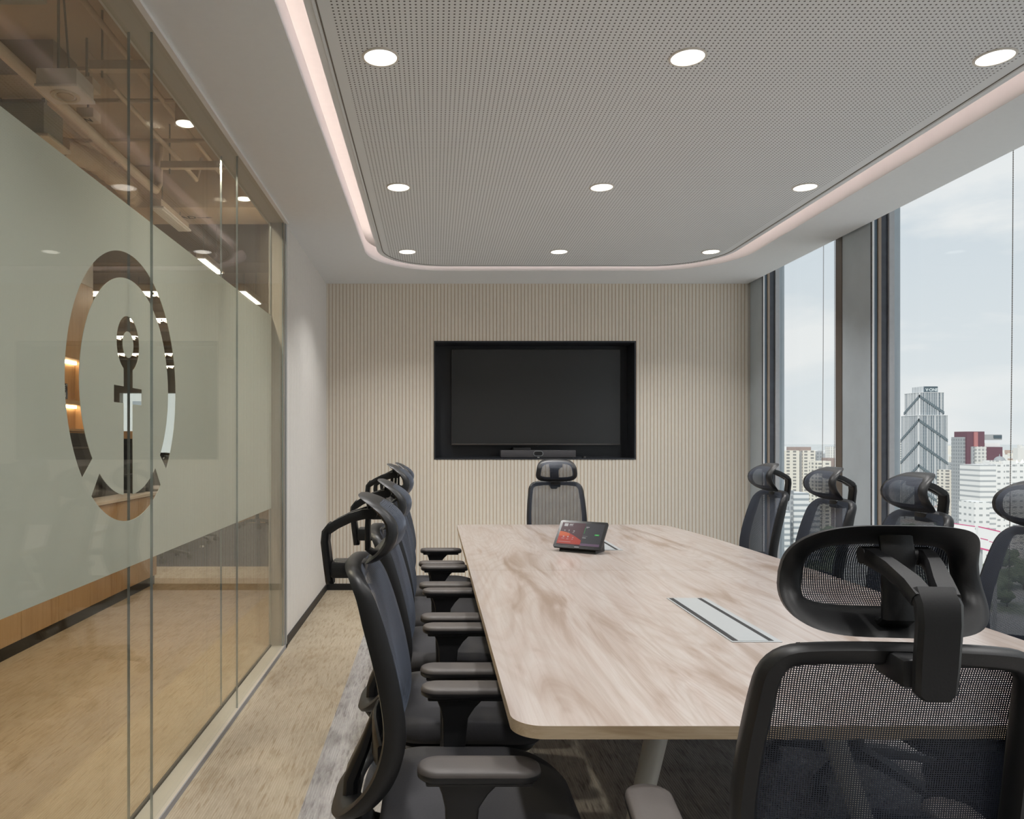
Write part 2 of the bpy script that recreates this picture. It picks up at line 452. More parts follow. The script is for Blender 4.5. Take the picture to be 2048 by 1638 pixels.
# raised border bead on the panel
def loop3(x0, x1, y0, y1, r, z): return [(a, b, z) for a, b in rrect(x0, x1, y0, y1, r, 20)]
def closed_tube(pts, r, n=6):
    b = B(); rings = []
    N = len(pts)
    for i in range(N):
        t = (Vector(pts[(i+1) % N])-Vector(pts[i-1])).normalized(); a = Vector((t.y, -t.x, 0))
        rings.append([Vector(pts[i])+a*(r*math.cos(2*PI*k/n))+Vector((0, 0, r*math.sin(2*PI*k/n))) for k in range(n)])
    return b.loops(rings, True, False, 0, wrap=True)
o = closed_tube(loop3(-.376, 2.147, -1.47, 5.826, .475, 2.642), .005).build('border_bead', 'panel_edge', p)
o = closed_tube(loop3(-.365, 2.136, -1.46, 5.815, .465, 2.6415), .0032).build('border_groove', 'brown2', p)
# cove light strip, lying on the soffit behind the lip
t = closed_tube(loop3(-.55, 2.356, -1.66, 6.01, .66, 2.7425), .012).build('cove_light_strip', 'cove')
tag(t, 'pink white led strip lying on the soffit behind the cove lip', 'light')
t = closed_tube(loop3(-.305, 2.075, -1.40, 5.755, .41, 2.672), .012).build('cove_light_strip', 'lip_fill')  # second strip, added out of sight to brighten the cove lip
tag(t, 'added unseen pink white led strip on the panel back, brightening the cove lip', 'light')
# downlights
LAMP_W = 7.9
def downlight(x, y, label):
    e = empty('downlight', (x, y, 2.641))
    b = B(); n = 40
    prof = [(.066, 0), (.066, -.003), (.063, -.005), (.058, -.0045), (.057, -.001), (.057, 0)]
    b.loops([[(r*math.cos(2*PI*k/n), r*math.sin(2*PI*k/n), z) for k in range(n)] for r, z in prof], True, False)
    b.build('trim_ring', 'lampring', e)
    b = B().cyl((0, 0, -.0025), (0, 0, -.0005), .0575, n=n); b.build('lens', 'lamp', e)
    li = bpy.data.lights.new('downlight_beam', 'AREA'); li.shape = 'DISK'; li.size = .11; li.energy = LAMP_W; li.color = (1, .985, .965); li.spread = math.radians(116)
    lo = bpy.data.objects.new('downlight_beam', li); COL.objects.link(lo); lo.parent = e; lo.location = (0, 0, -.006)
    tag(e, label, 'downlight', 'round recessed downlights in the perforated ceiling')
for iy, y in enumerate((-.064, 1.30, 2.664, 4.026, 5.392)):
    for ix, x in enumerate((-.188, .903, 1.995)):
        r = ('row behind the camera', 'row above the near table edge', 'nearest row in view', 'second row', 'row closest to the screen wall')[iy]
        c = ('glass partition side', 'middle', 'window side')[ix]
        downlight(x, y, f'round white recessed downlight, {r}, {c}')
# rear wall: ribs + backing round the niche
NX0, NX1, NZ0, NZ1 = .004, 1.738, 1.12, 2.138
b = B()
P = .03
def ribs(b, lo, hi, z0, z1):
    k0 = math.floor(lo/P)-1
    for k in range(k0, int(hi/P)+2):
        x0 = k*P
        pr = [(x0, .003), (x0+.004, .003), (x0+.0055, 0.), (x0+P-.0015, 0.), (x0+P, .003)]
        pr = [(min(max(a, lo), hi), d) for a, d in pr]
        for (a, d), (c, e) in zip(pr[:-1], pr[1:]):
            if c-a < 1e-6: continue
            b.poly([(a, YR+d, z0), (c, YR+e, z0), (c, YR+e, z1), (a, YR+d, z1)])
ribs(b, XL, NX0, .055, ZC+.02); ribs(b, NX1, 2.70, .055, ZC+.02)
ribs(b, NX0, NX1, .055, NZ0); ribs(b, NX0, NX1, NZ1, ZC+.02)
struct(b.build('wall_rear', 'rib_rear', smooth=False))
for bx in ((-1.01, NX0, 0, 3.2), (NX1, 2.9, 0, 3.2), (NX0, NX1, 0, NZ0), (NX0, NX1, NZ1, 3.2)):
    struct(B().box(bx[0], bx[1], YR+.0065, 6.8, bx[2], bx[3]).build('wall_rear', 'office_wall', smooth=False))
struct(B().box(XL, 2.70, YR-.008, YR+.004, 0, .055).build('baseboard_rear', 'black_trim', smooth=False))
# left solid wall with fine ribs
b = B()
k = int(4.655/P)
while k*P < YR:
    y0 = k*P; pr = [(y0, .004), (y0+.0045, .004), (y0+.006, 0), (y0+P-.0015, 0), (y0+P, .004)]
    pr = [(min(max(a, 4.665), YR+.004), d) for a, d in pr]
    for (a, d), (c, e) in zip(pr[:-1], pr[1:]):
        if c-a > 1e-6: b.poly([(XL-d, a, .055), (XL-d, a, ZC+.02), (XL-e, c, ZC+.02), (XL-e, c, .055)])
    k += 1
b.box(-1.01, XL-.0045, 4.665, 16.6, 0, 3.2)
struct(b.build('wall_left', 'rib_left', smooth=False))
struct(B().box(XL-.004, XL+.008, 4.665, YR-.008, 0, .055).build('baseboard_left', 'black_trim', smooth=False))
struct(B().box(XL-.003, XL+.003, 4.652, 4.665, 0, ZC).build('trim_1', 'brown_frame', smooth=False))
struct(B().box(-9.2, 3.0, -2.4, YB, 0, 3.2).build('wall_back', 'office_wall', smooth=False))
# header above the glass partition and a slim shadow trim
struct(B().box(-1.03, -.90, YB, 4.65, ZC+.003, 3.2).build('wall_left', 'office_wall', smooth=False))
struct(B().box(-.916, -.895, YB, 4.65, ZC-.013, ZC).build('trim_2', 'white2', smooth=False))
# ------------------------------------------------------------------ glass partition with frosted band
gp = empty('glass_partition', (-.96, 1.4, 0))
tag(gp, 'frameless double glazed partition with a frosted band and a round anchor logo', 'partition')
js = [-1.82, -.75, .32, 1.39, 2.46, 3.53, 4.60]
for X, nm in ((-.925, 'inner'), (-1.0, 'outer')):
    for a, c in zip(js[:-1], js[1:]):
        b = B().box(X-.004, X+.004, a+.0015, c-.0015, .016, 2.622)
        for f in b.bm.faces:
            if abs(f.normal.y) > .9: f.material_index = 1
        b.build('glass_pane', ['glass', 'gedge'], gp, smooth=False, world=True)
B().box(-1.012, -.912, YB, 4.652, 0, .021).build('floor_channel', 'channel', gp, smooth=False, world=True)
b = B().box(-.9125, -.908, YB, 4.652, 0, .024); b.build('channel_edge', 'alu_grey', gp, smooth=False, world=True)
B().box(-1.012, -.912, YB, 4.652, 2.6175, 2.632).build('head_channel', 'channel', gp, smooth=False, world=True)
B().box(-1.012, -.918, 4.605, 4.652, .021, 2.6175).build('end_jamb', 'channel', gp, smooth=False, world=True)
B().box(-.918, -.908, 4.62, 4.652, 0, 2.63).build('end_trim', 'alu', gp, smooth=False, world=True)
B().box(-1.006, -.994, YB, 4.60, .021, .03).build('glazing_bead', 'slot', gp, smooth=False, world=True)
# frosted film: (y, z) outline with the anchor emblem cut out
CY, CZ, RO, RI = 2.456, 1.452, .435, .352
def arc(cx, cz, r, a0, a1, n): return [(cx+r*math.cos(math.radians(a0+(a1-a0)*k/n)), cz+r*math.sin(math.radians(a0+(a1-a0)*k/n))) for k in range(n+1)]
h1 = arc(CY, CZ, RO, -40, 220, 90) + arc(CY, CZ, RI, 220, -40, 90)
sx0, sx1 = 2.406, 2.479
ab = math.degrees(math.acos((sx1-CY)/RI)); ab2 = math.degrees(math.acos((sx0-CY)/RI))
# lower arc joined to the shank, which runs up to the anchor's ring
up = [(sx1, 1.398), (2.555, 1.398), (2.555, 1.452), (sx1, 1.452)]
ringc = (2.4425, 1.592); ro = .09
a_r = math.degrees(math.asin((sx1-ringc[0])/ro))
top = arc(ringc[0], ringc[1], ro, -90+a_r, 270-a_r, 60)
dn = [(sx0, 1.452), (2.333, 1.452), (2.333, 1.398), (sx0, 1.398)]
h2 = arc(CY, CZ, RO, 230.5, 309.5, 40) + arc(CY, CZ, RI, 309.5, 360-ab, 20) + up + top + dn + arc(CY, CZ, RI, 360-ab2, 230.5, 20)
eye = arc(ringc[0]-.001, 1.590, .043, 0, 355, 60)
fm = flat([[(YB+.05, .866), (4.60, .866), (4.60, 2.045), (YB+.05, 2.045)], h1, h2], .0006)
M_yz = Matrix(((0, 0, 1, -.9945), (1, 0, 0, 0), (0, 1, 0, 0), (0, 0, 0, 1)))
fm.transform(M_yz)
em = flat([eye], .0006, M_yz)
B().mesh(fm).mesh(em).build('frosted_film', 'film', gp, smooth=False, world=True)
# ------------------------------------------------------------------ windows on the right
def pier(y0, y1, jamb=True):
    b = B().box(2.72, 2.90, y0, y1, -.2, 2.9)
    o = struct(b.build('wall_right', 'pier', smooth=False))
    if jamb:
        B().box(2.716, 2.7205, y0-.004, y0, 0, 2.9).build('edge_line', 'slot', o, smooth=False)
        B().box(2.721, 2.732, y0-.012, y0, 0, 2.9).build('edge_strip', 'letter', o, smooth=False)
        B().box(2.733, 2.751, y0-.010, y0, 0, 2.9).build('side_frame', 'blue_frame', o, smooth=False)
        B().box(2.752, 2.773, y0-.02, y0, 0, 2.9, .004).build('side_mullion', 'brown_frame', o, smooth=False)
        B().box(2.774, 2.820, y0-.014, y0, 0, 2.9).build('dark_infill', 'dark_glass', o, smooth=False)
        B().box(2.814, 2.846, y0-.03, y0, 0, 2.9).build('glazing_stop', 'grey_frame', o, smooth=False)
    return o
pier(6.2, 6.44)
pier(4.66, 4.99)
b = B().box(2.716, 2.76, 4.99, 5.035, 0, 2.9).box(2.72, 2.76, 5.04, 5.075, 0, 2.9); struct(b.build('trim_3', 'brown2', smooth=False))
pier(2.2, 2.62)
pier(-.4, 0.)
pier(-2.4, -2.0, False)
for i, (a, c) in enumerate(((5.0, 6.2), (2.62, 4.66), (0., 2.2), (-2.0, -.4))):
    b = B().box(2.868, 2.878, a, c, -.05, 2.95)
    struct(b.build(f'window_{i+1}', 'winglass', smooth=False))
struct(B().box(2.70, 2.74, YB, 6.44, 2.74, 2.95).build('trim_4', 'white2', smooth=False))
struct(B().box(2.74, 3.0, YB, 6.44, 2.95, 3.2).build('trim_5', 'pier', smooth=False))
struct(B().box(2.86, 2.90, YB, 6.44, -.05, .06).build('trim_6', 'grey_frame', smooth=False))
def chain(x, y, label, sway=.0, z0=.55, z1=2.951):
    b = B(); n = int((z1-z0)/.0085)
    for k in range(n):
        z = z0+(z1-z0)*k/n; t = (z1-z)/(z1-z0)
        b.ball((x+.004*math.sin(3*t), y+sway*t, z), .0031, 1)
    b.tube([(x+.004*math.sin(3*i/8), y+sway*i/8, z1-(z1-z0)*i/8) for i in range(9)], .0012, 5)
    o = b.build('bead_chain', 'brown2')
    tag(o, label, 'blind chain', 'bead chains of the roller blinds')
chain(2.78, 5.345, 'dark bead chain hanging mid pane in the narrow far window', .03)
chain(2.78, 5.20, 'dark bead chain hanging close beside the bronze mullion of the far window', .01)
chain(2.78, 3.595, 'dark bead chain hanging in the wide window beside the tower view', .03)
# ------------------------------------------------------------------ television niche
nt_ = empty('television_niche', (.87, 6.44, 1.12))
tag(nt_, 'charcoal framed recess in the ribbed wall holding the screen', 'wall niche')
b = B().box(NX0+.012, NX1-.012, 6.69, 6.70, NZ0, NZ1)
b.build('back_panel', 'niche', nt_, smooth=False, world=True)
b = B().box(NX0, NX0+.012, YR-.004, 6.70, NZ0, NZ1).box(NX1-.012, NX1, YR-.004, 6.70, NZ0, NZ1)
b.box(NX0+.012, NX1-.012, YR-.004, 6.70, NZ0, NZ0+.012).box(NX0+.012, NX1-.012, YR-.004, 6.70, NZ1-.012, NZ1)
b.build('lining', 'niche', nt_, smooth=False, world=True)
tv = empty('television', (.90, 6.6, 1.24))
tag(tv, 'large black wall screen switched off in the niche', 'television')
B().box(.158, 1.646, 6.605, 6.66, 1.243, 2.088, .004).build('housing', 'bezel', tv, world=True)
B().box(.162, 1.642, 6.603, 6.606, 1.256, 2.084).build('screen', 'screen', tv, smooth=False, world=True)
B().box(.158, 1.646, 6.600, 6.606, 1.243, 1.2555, .002).build('bottom_bezel', 'bezel', tv, world=True)
B().box(.2, 1.5, 6.66, 6.69, 1.5, 1.9).build('wall_mount', 'slot', tv, smooth=False, world=True)
B().box(.88, .92, 6.605, 6.63, 1.233, 1.244, .003).build('receiver', 'plastic', tv, world=True)
sb = empty('sound_bar', (.905, 6.55, 1.132))
tag(sb, 'long grey video sound bar with an oval camera below the screen', 'sound bar')
B().box(.58, 1.229, 6.47, 6.56, 1.135, 1.2005, .006).build('grille', 'grey_grille', sb, world=True)
def stadium(cx, cz, w, h, n=16):
    r = h/2; return arc(cx+w/2-r, cz, r, -90, 90, n)+arc(cx-w/2+r, cz, r, 90, 270, n)
MX = Matrix(((1, 0, 0, 0), (0, 0, -1, 6.468), (0, 1, 0, 0), (0, 0, 0, 1)))
B().mesh(flat([stadium(.904, 1.171, .086, .046), stadium(.904, 1.171, .078, .038)], .002, MX)).build('camera_ring', 'ring', sb, smooth=False, world=True)
B().mesh(flat([stadium(.904, 1.171, .066, .028)], .0015, MX)).build('lens_cover', 'plastic', sb, smooth=False, world=True)
B().box(.896, .914, 6.466, 6.47, 1.1365, 1.1405).build('status_light', 'letter', sb, smooth=False, world=True)
B().box(.60, 1.20, 6.48, 6.55, 1.132, 1.136).build('foot', 'plastic', sb, smooth=False, world=True)
o = B().box(.70, .855, 6.585, 6.68, 1.134, 1.22, .004).build('media_box', 'plastic'); tag(o, 'small black media box standing behind the sound bar', 'media box')
b = B().cyl((1.31, 6.5, 1.1325), (1.31, 6.5, 1.148), .024, .018, 24); o = b.build('control_puck', 'plastic'); tag(o, 'small round black puck on the niche ledge right of the sound bar', 'remote puck')
# ------------------------------------------------------------------ conference table
tx0, tx1, ty0, ty1, tz = .15, 1.57, 1.41, 4.83, .74
tb = empty('conference_table', (.86, 3.12, 0))
tag(tb, 'long pale oak conference table with splayed white legs', 'table')
mid = (ty0+ty1)/2
RS = [(3.1, 1.588), (3.46, 1.578), (4.09, 1.556), (4.4, 1.532), (4.70, 1.498)]
for (a, c, rr) in ((ty0, mid-.0008, (.06, 0, 0, .06)), (mid+.0008, ty1, (0, .05, .05, 0))):
    if a < 2: ol = rrect(tx0, 1.588, a, c, rr, 12)
    else:
        ol = [(tx0, a), (1.588, a)]+[(interp(RS, yy), yy) for yy in [a+.1+(4.70-a-.1)*k/14 for k in range(15)]]
        for k in range(1, 9): u = k/9; ol.append((1.498*(1-u)**2+2*1.478*u*(1-u)+1.38*u*u, 4.70*(1-u)**2+2*4.825*u*(1-u)+4.83*u*u))
        ol += [(1.38, 4.83)]+[p_ for p_ in rrect(tx0, 1.4, a, c, rr, 12) if p_[0] < .3 and p_[1] > 4]
    b = B().mesh(flat([ol], .0125, Matrix.Translation((0, 0, tz-.0125))))
    b.bm.normal_update()
    for f in b.bm.faces:
        if abs(f.normal.z) < .5: f.material_index = 1
    b.build('tabletop', ['wood_top', 'wood_edge'], tb, smooth=False, world=True)
b = B().box(.42, 1.30, 1.83, 1.89, .675, .715).box(.42, 1.30, 4.35, 4.41, .675, .715).box(.5, .56, 1.89, 4.35, .675, .714).box(1.16, 1.22, 1.89, 4.35, .675, .714)
b.build('under_frame', 'leg', tb, smooth=False, world=True)
for sx in (-1, 1):
    for sy in (-1, 1):
        top_ = (.585 if sx < 0 else .93, 3.12+sy*1.27, .70); ft = (.34 if sx < 0 else 1.09, 3.12+sy*1.49, .012)
        b = B().tube([ft, tuple(ft[i]*.5+top_[i]*.5 for i in range(3)), top_], [.018, .024, .029], 20)
        l = b.build('leg', 'leg', tb, world=True)
        B().cyl((ft[0], ft[1], 0), (ft[0], ft[1], .014), .022, .02, 16).build('foot_glide', 'plastic', l, world=False).location = (-.86, -3.12, 0)
# cable boxes let into the top
def cable_box(yc, label):
    e = empty('cable_box', (.862, yc, tz))
    tag(e, label, 'cable box', 'flush cable boxes in the tabletop')
    L = .28
    B().box(-.0675, .0675, -L, L, 0, .0022, .0006, 1).build('cover_frame', 'alu', e, smooth=False)
    B().box(-.062, -.048, -L+.008, L-.008, .0018, .0028).build('cable_slot', 'slot', e, smooth=False)
    B().box(.034, .048, -L+.008, L-.008, .0018, .0028).build('cable_slot', 'slot', e, smooth=False)
    B().box(-.047, .033, -L+.006, L-.006, .0018, .0032).build('lid', 'alu', e, smooth=False)
cable_box(2.277, 'aluminium cable box with two black slots in the near table half')
cable_box(3.963, 'aluminium cable box half hidden behind the tilted tablet')
# tablet console
def emit2(name, col, k):
    m = emit(name, col, k*1.9); m.node_tree.nodes['Principled BSDF'].inputs['Base Color'].default_value = (.01, .01, .01, 1)
    m.node_tree.nodes['Principled BSDF'].inputs['Roughness'].default_value = .3; m.node_tree.nodes['Principled BSDF'].inputs['Specular IOR Level'].default_value = .12; return m
M['scr_maroon'] = emit2('ui_maroon', (.060, .018, .026), .45); M['scr_dark'] = emit2('ui_dark', (.035, .034, .04), .45)
M['scr_red'] = emit2('ui_red', (.34, .030, .016), .5); M['scr_orange'] = emit2('ui_orange', (.50, .085, .02), .5)
M['scr_green'] = emit2('ui_green', (.01, .22, .03), .9); M['scr_white'] = emit2('ui_white', (.5, .48, .48), .4); M['scr_purple'] = emit2('ui_purple', (.075, .045, .075), .7)
tc = empty('tablet_console', (.725, 3.66, tz), math.radians(-33))
tag(tc, 'black tilted touch tablet with a red and orange screen on the table', 'tablet')
W, H, tl = .245, .162, math.radians(42)
ty = Vector((0, math.sin(tl), math.cos(tl))); tn = Vector((0, -math.cos(tl), math.sin(tl))); tx = Vector((1, 0, 0))
org = Vector((0, -.075, .022))
TM = Matrix(((tx.x, ty.x, tn.x, org.x), (tx.y, ty.y, tn.y, org.y), (tx.z, ty.z, tn.z, org.z), (0, 0, 0, 1)))
B().mesh(flat([rrect(-W/2, W/2, 0, H, .010, 6)], .0045, TM @ Matrix.Translation((0, 0, -.0045)))).build('housing', 'black_app', tc)
b = B(); x0, x1, y0, y1 = -.109, .109, .017, .149
xm = .012
def q(x0, y0, x1, y1, z, mi, sk=0.): b.poly([TM @ Vector(p) for p in ((x0, y0, z), (x1, y0, z), (x1+sk, y1, z), (x0+sk, y1, z))], mi)
q(x0, y0, xm, y1, .0004, 0); q(xm, y0, x1, y1, .0004, 1); q(xm, y0, x1, y0+.014, .0006, 6)
hill = [(x0, y0+.006)]
for i in range(13):
    u = i/12; hill.append((xm-(xm-x0)*u*1.0, y0+.030+.048*math.sin(u*PI*.5)))
b.poly([TM @ Vector((a, c, .0007)) for a, c in [(xm, y0+.006)]+hill[1:]+[(x0, y0+.006)]], 2)
b.poly([TM @ Vector((a, c, .0009)) for a, c in ((x0, y0+.050), (x0+.052, y0+.05), (x0+.055, y0+.0665), (x0+.03, y0+.0745), (x0, y0+.078))], 3)
q(.072, .080, .094, .0875, .0009, 4)
q(x0+.012, .126, x0+.032, .143, .0009, 5)
for (a, c, w_, h_) in ((x0+.038, .134, .018, .004), (x0+.038, .140, .022, .0016), (x0+.038, .129, .021, .0016), (.019, .126, .016, .003), (.019, .121, .010, .0014), (.016, .088, .0012, .035), (.012, .072, .026, .0008), (.014, .062, .018, .0028),
                     (x0+.02, .099, .006, .004), (x0+.043, .099, .004, .006), (x0+.068, .097, .007, .005), (x0+.066, .089, .009, .0018), (x0+.044, .090, .005, .0016),
                     (x0+.022, .062, .008, .005), (x0+.046, .061, .006, .006), (x0+.071, .060, .008, .002), (x0+.018, .053, .015, .0018), (x0+.044, .050, .011, .0018), (x0+.071, .050, .007, .002), (x0+.008, .033, .062, .0014), (.078, .083, .010, .0015)):
    q(a, c, a+w_, c+h_, .0011, 5 if w_ != .0012 else 4)
b.build('screen', ['scr_maroon', 'scr_dark', 'scr_red', 'scr_orange', 'scr_green', 'scr_white', 'scr_purple'], tc, smooth=False)
b = B(); q(-.012, .006, .012, .0095, .0006, 0); b.build('logo_mark', 'scr_white', tc, smooth=False)
b = B()
wd = .092
b.loops([[(sx*wd, -.065, .0), (sx*wd, .06, .0), (sx*wd, .052, .10), (sx*wd, .035, .112), (sx*wd, -.058, .018)] for sx in (-1, 1)], True, True)
b.build('stand', 'plastic', tc, smooth=False)
# ------------------------------------------------------------------ task chair
BACK = [(.47, -.262), (.52, -.212), (.57, -.176), (.63, -.154), (.69, -.147), (.78, -.160), (.88, -.184), (.95, -.206), (.985, -.222), (1.01, -.234), (1.03, -.244)]
BACK = [(a_, c_-.017) for a_, c_ in BACK]
def yb(x, z): return interp(BACK, z) + .55*x*x
HZ, HH, HW = 1.084, .075, .132
def yh(x, z):
    v = (z-HZ)/HH
    return -.157 - (.082 if v > 0 else .066)*min(1.4, abs(v))**2.1 - .55*x*x
def make_chair():
    e = empty('task_chair')
    # seat
    out = rrect(-.245, .245, -.20, .235, (.13, .13, .09, .09), 10)   # corner order x1y0..; widen at the front below
    out = rrect(-.245, .245, -.205, .235, (.08, .14, .14, .08), 12)
    def lay(ins, z):
        r = []
        for x, y in out:
            k = 1-ins/.24
            yy = .015+(y-.015)*k
            r.append((x*k, yy, z-.030*max(0, (yy-.06)/.17)**2))
        return r
    b = B().loops([lay(.035, .428), lay(.008, .435), lay(0, .450), lay(0, .470), lay(.005, .486), lay(.018, .496), lay(.045, .501), lay(.11, .502), lay(.19, .500)], True, True)
    b.build('seat', 'seat', e, angle=60)
    b = B().loops([lay(.06, .395), lay(.03, .402), lay(.02, .418), lay(.03, .432)], True, True); b.build('seat_pan', 'plastic', e)
    # back frame
    side = [(.10, .472, .05), (.155, .50, .06), (.186, .60, .10), (.198, .74, .2), (.190, .88, .2), (.174, 1.002, .05), (.08, 1.016, .10)]
    outl = round_poly(side + [(-x, z, r) for x, z, r in reversed(side)], 7)
    B().ring(outl, lambda x, z: .030, yb, lambda x, z: .044-.010*max(0, min(1, (z-.90)/.1))).build('back_frame', 'plastic', e, angle=50)
    # net, two skins of a spacer fabric
    def half(z):
        best = .15
        for (x0, z0), (x1, z1) in zip(outl, outl[1:]+outl[:1]):
            if x0 > 0 and x1 > 0 and min(z0, z1) <= z <= max(z0, z1) and abs(z1-z0) > 1e-6:
                best = x0+(x1-x0)*(z-z0)/(z1-z0)
        return best-.012
    za, zb_ = .50, 1.006
    b = B()
    for d in (-.0015, -.0002):
        b.grid(lambda u, v: ((u-.5)*2*half(za+(zb_-za)*v), yb((u-.5)*2*half(za+(zb_-za)*v), za+(zb_-za)*v)-d, za+(zb_-za)*v), 12, 26,
               lambda u, v: ((u-.5)*2*half(za+(zb_-za)*v)+1, v*(zb_-za)*1.03))
    b.build('back_net', 'mesh', e, angle=180)
    # lumbar pad and spine
    b = B().ribbon([(x, yb(x, .63)-.040-.010*(1-(x/.15)**2), .63) for x in (-.15, -.11, -.05, 0, .05, .11, .15)], [.020, .036, .045, .047, .045, .036, .020], .006, (0, 0, 1))
    b.build('lumbar_support', 'plastic', e)
    b = B().ribbon([(0, -.222, .66), (0, -.242, .60), (0, -.272, .53), (0, -.275, .46), (0, -.235, .405), (0, -.16, .385), (0, -.06, .385)], [.03, .04, .05, .055, .055, .055, .055], [.008, .012, .016, .018, .018, .016, .014])
    b.build('back_spine', 'plastic', e)
    for sx in (-1, 1): pass
    # headrest
    def hx(x, z): return x*(1-.09*(z-HZ)/HH)
    ho = []
    for k in range(72):
        t = 2*PI*k/72; ct, st = math.cos(t), math.sin(t)
        x = HW*abs(ct)**(2/3.7)*(1 if ct >= 0 else -1); z = HZ+HH*abs(st)**(2/3.2)*(1 if st >= 0 else -1)
        ho.append((hx(x, z), z))
    B().ring(ho, lambda x, z: .031, yh, .023).build('headrest_frame', 'plastic', e, angle=50)
    def hnet(d, bul):
        def f(u, v):
            a = (u-.5)*2; c = (v-.5)*2
            z = HZ+c*(HH-.012)
            x = hx(a*(HW-.012), z)*(1-.30*abs(c)**5)
            return (x, yh(x, z)-.003-d+bul*(1-a**4)*(1-c**4), z)
        return f
    b = B()
    for d in (.0, .0012):
        b.grid(hnet(d, .008), 14, 14, lambda u, v: ((u-.5)*2*HW+1, v*.20))
    b.build('headrest_net', 'mesh', e, angle=180)
    B().ribbon([(0, -.205, HZ-HH+.016), (0, -.226, HZ-HH+.017), (0, -.238, 1.034), (0, -.238, 1.08), (0, -.236, 1.118), (0, -.230, 1.136), (0, yh(0, 1.146)-.016, 1.146)], .021, .0055).build('headrest_rib', 'plastic', e)
    b = B().ribbon([(0, -.322, .956), (0, -.3225, .964), (0, -.327, 1.0), (0, -.333, 1.05), (0, -.331, 1.072), (0, -.318, 1.088)], [.016, .024, .0255, .0255, .0265, .026], .0085)
    for sx in (-1, 1):
        b.ribbon([(sx*.014, -.324, 1.078), (sx*.018, -.303, 1.092), (sx*.027, -.272, 1.107), (sx*.034, -.243, 1.115), (sx*.034, -.222, 1.116)], [.014, .013, .010, .009, .009], [.010, .010, .010, .011, .010])
    b.cyl((-.043, -.226, 1.116), (.043, -.226, 1.116), .012, n=14)
    b.build('headrest_bracket', 'plastic', e)
    B().box(-.034, .034, -.318, -.240, .972, 1.008, .006).build('bracket_clip', 'plastic', e)
    # arms
    for sx in (-1, 1):
        x = sx*.235
        b = B()
        b.loops([[(x+px_, py_, z_) for px_, py_ in rrect(-.013, .013, a_, c_, .006, 3)] for z_, a_, c_ in ((.398, -.068, -.012), (.50, -.066, -.008), (.568, -.068, -.002), (.595, -.074, .016), (.615, -.082, .036), (.622, -.084, .040))], True, True)
        b.ribbon([(x, -.042, .408), (x*.93, -.042, .392), (x*.6, -.042, .388)], [.028, .03, .034], .009, (0, 1, 0))
        b.box(x-.032, x+.032, -.105, .10, .618, .630, .004)
        a = b.build('armrest', 'plastic', e)
        ol = rrect(x-.042, x+.042, -.122, .118, .040, 10)
        def al(k, z, dz=0): return [(x+(px-x)*k, (py+.002)*(1-(1-k)*.4)-.002, z) for px, py in ol]
        B().loops([al(.90, .626), al(.99, .630), al(1., .640), al(.95, .6475), al(.86, .6505), al(.55, .652)], True, True).capz(.639).build('arm_pad', ['pad', 'plastic'], a, angle=60)
    # mechanism, lift, base, castors
    B().box(-.085, .085, -.10, .11, .355, .397, .012).build('tilt_mechanism', 'plastic', e)
    b = B().cyl((0, 0, .12), (0, 0, .25), .027, .025, 20).cyl((0, 0, .25), (0, 0, .36), .014, n=16); b.build('gas_lift', 'plastic', e)
    b = B().cyl((0, 0, .075), (0, 0, .128), .048, .036, 24)
    for k in range(5):
        t = 2*PI*k/5-PI/2; d = Vector((math.cos(t), math.sin(t), 0)); sd = Vector((-d.y, d.x, 0))
        b.ribbon([d*.02+Vector((0, 0, .105)), d*.12+Vector((0, 0, .10)), d*.22+Vector((0, 0, .084)), d*.283+Vector((0, 0, .072)), d*.296+Vector((0, 0, .066))], [.030, .027, .021, .019, .012], [.022, .019, .013, .011, .008], sd)
    b.build('star_base', 'plastic', e)
    for k in range(5):
        t = 2*PI*k/5-PI/2; d = Vector((math.cos(t), math.sin(t), 0)); c = d*.28
        a2 = t+.6; w = Vector((-math.sin(a2), math.cos(a2), 0)); tr = Vector((math.cos(a2), math.sin(a2), 0))
        cc = c+tr*.014+Vector((0, 0, .029))
        b = B()
        for sgn in (-1, 1): b.cyl(cc+w*(sgn*.006), cc+w*(sgn*.025), .029, .027, 22)
        b.cyl(cc-w*.007, cc+w*.007, .020, n=14)
        b.cyl(c+Vector((0, 0, .04)), c+Vector((0, 0, .072)), .007, n=10)
        b.build('caster', 'plastic', e)
    return e
proto = make_chair()
G = 'black mesh task chairs round the conference table'
chairs = [  # x, y, heading (rz), label
    (.09, 1.69, -90, 'black mesh task chair on the glass partition side, nearest the camera'),
    (.085, 2.32, -90, 'black mesh task chair on the partition side, second from the near table end'),
    (.075, 2.94, -90, 'black mesh task chair on the partition side, middle one of the five'),
    (.058, 3.55, -90, 'black mesh task chair on the partition side, fourth from the near table end'),
    (.045, 4.14, -90, 'black mesh task chair on the partition side, closest to the ribbed wall'),
    (1.578, 4.04, 90, 'black mesh task chair on the window side, closest to the ribbed wall'),
    (1.585, 3.43, 90, 'black mesh task chair on the window side, in front of the grey pier'),
    (1.60, 2.84, 90, 'black mesh task chair on the window side, before the striped tower'),
    (1.61, 2.26, 90, 'black mesh task chair on the window side, cut by the picture edge'),
    (1.42, 1.66, 90, 'black mesh task chair on the window side, base seen through a net back'),
    (.641, 1.23, -6, 'black mesh task chair at the near table head, seen from behind'),
    (.80, 4.73, 178, 'black mesh task chair at the far table head below the screen'),
]
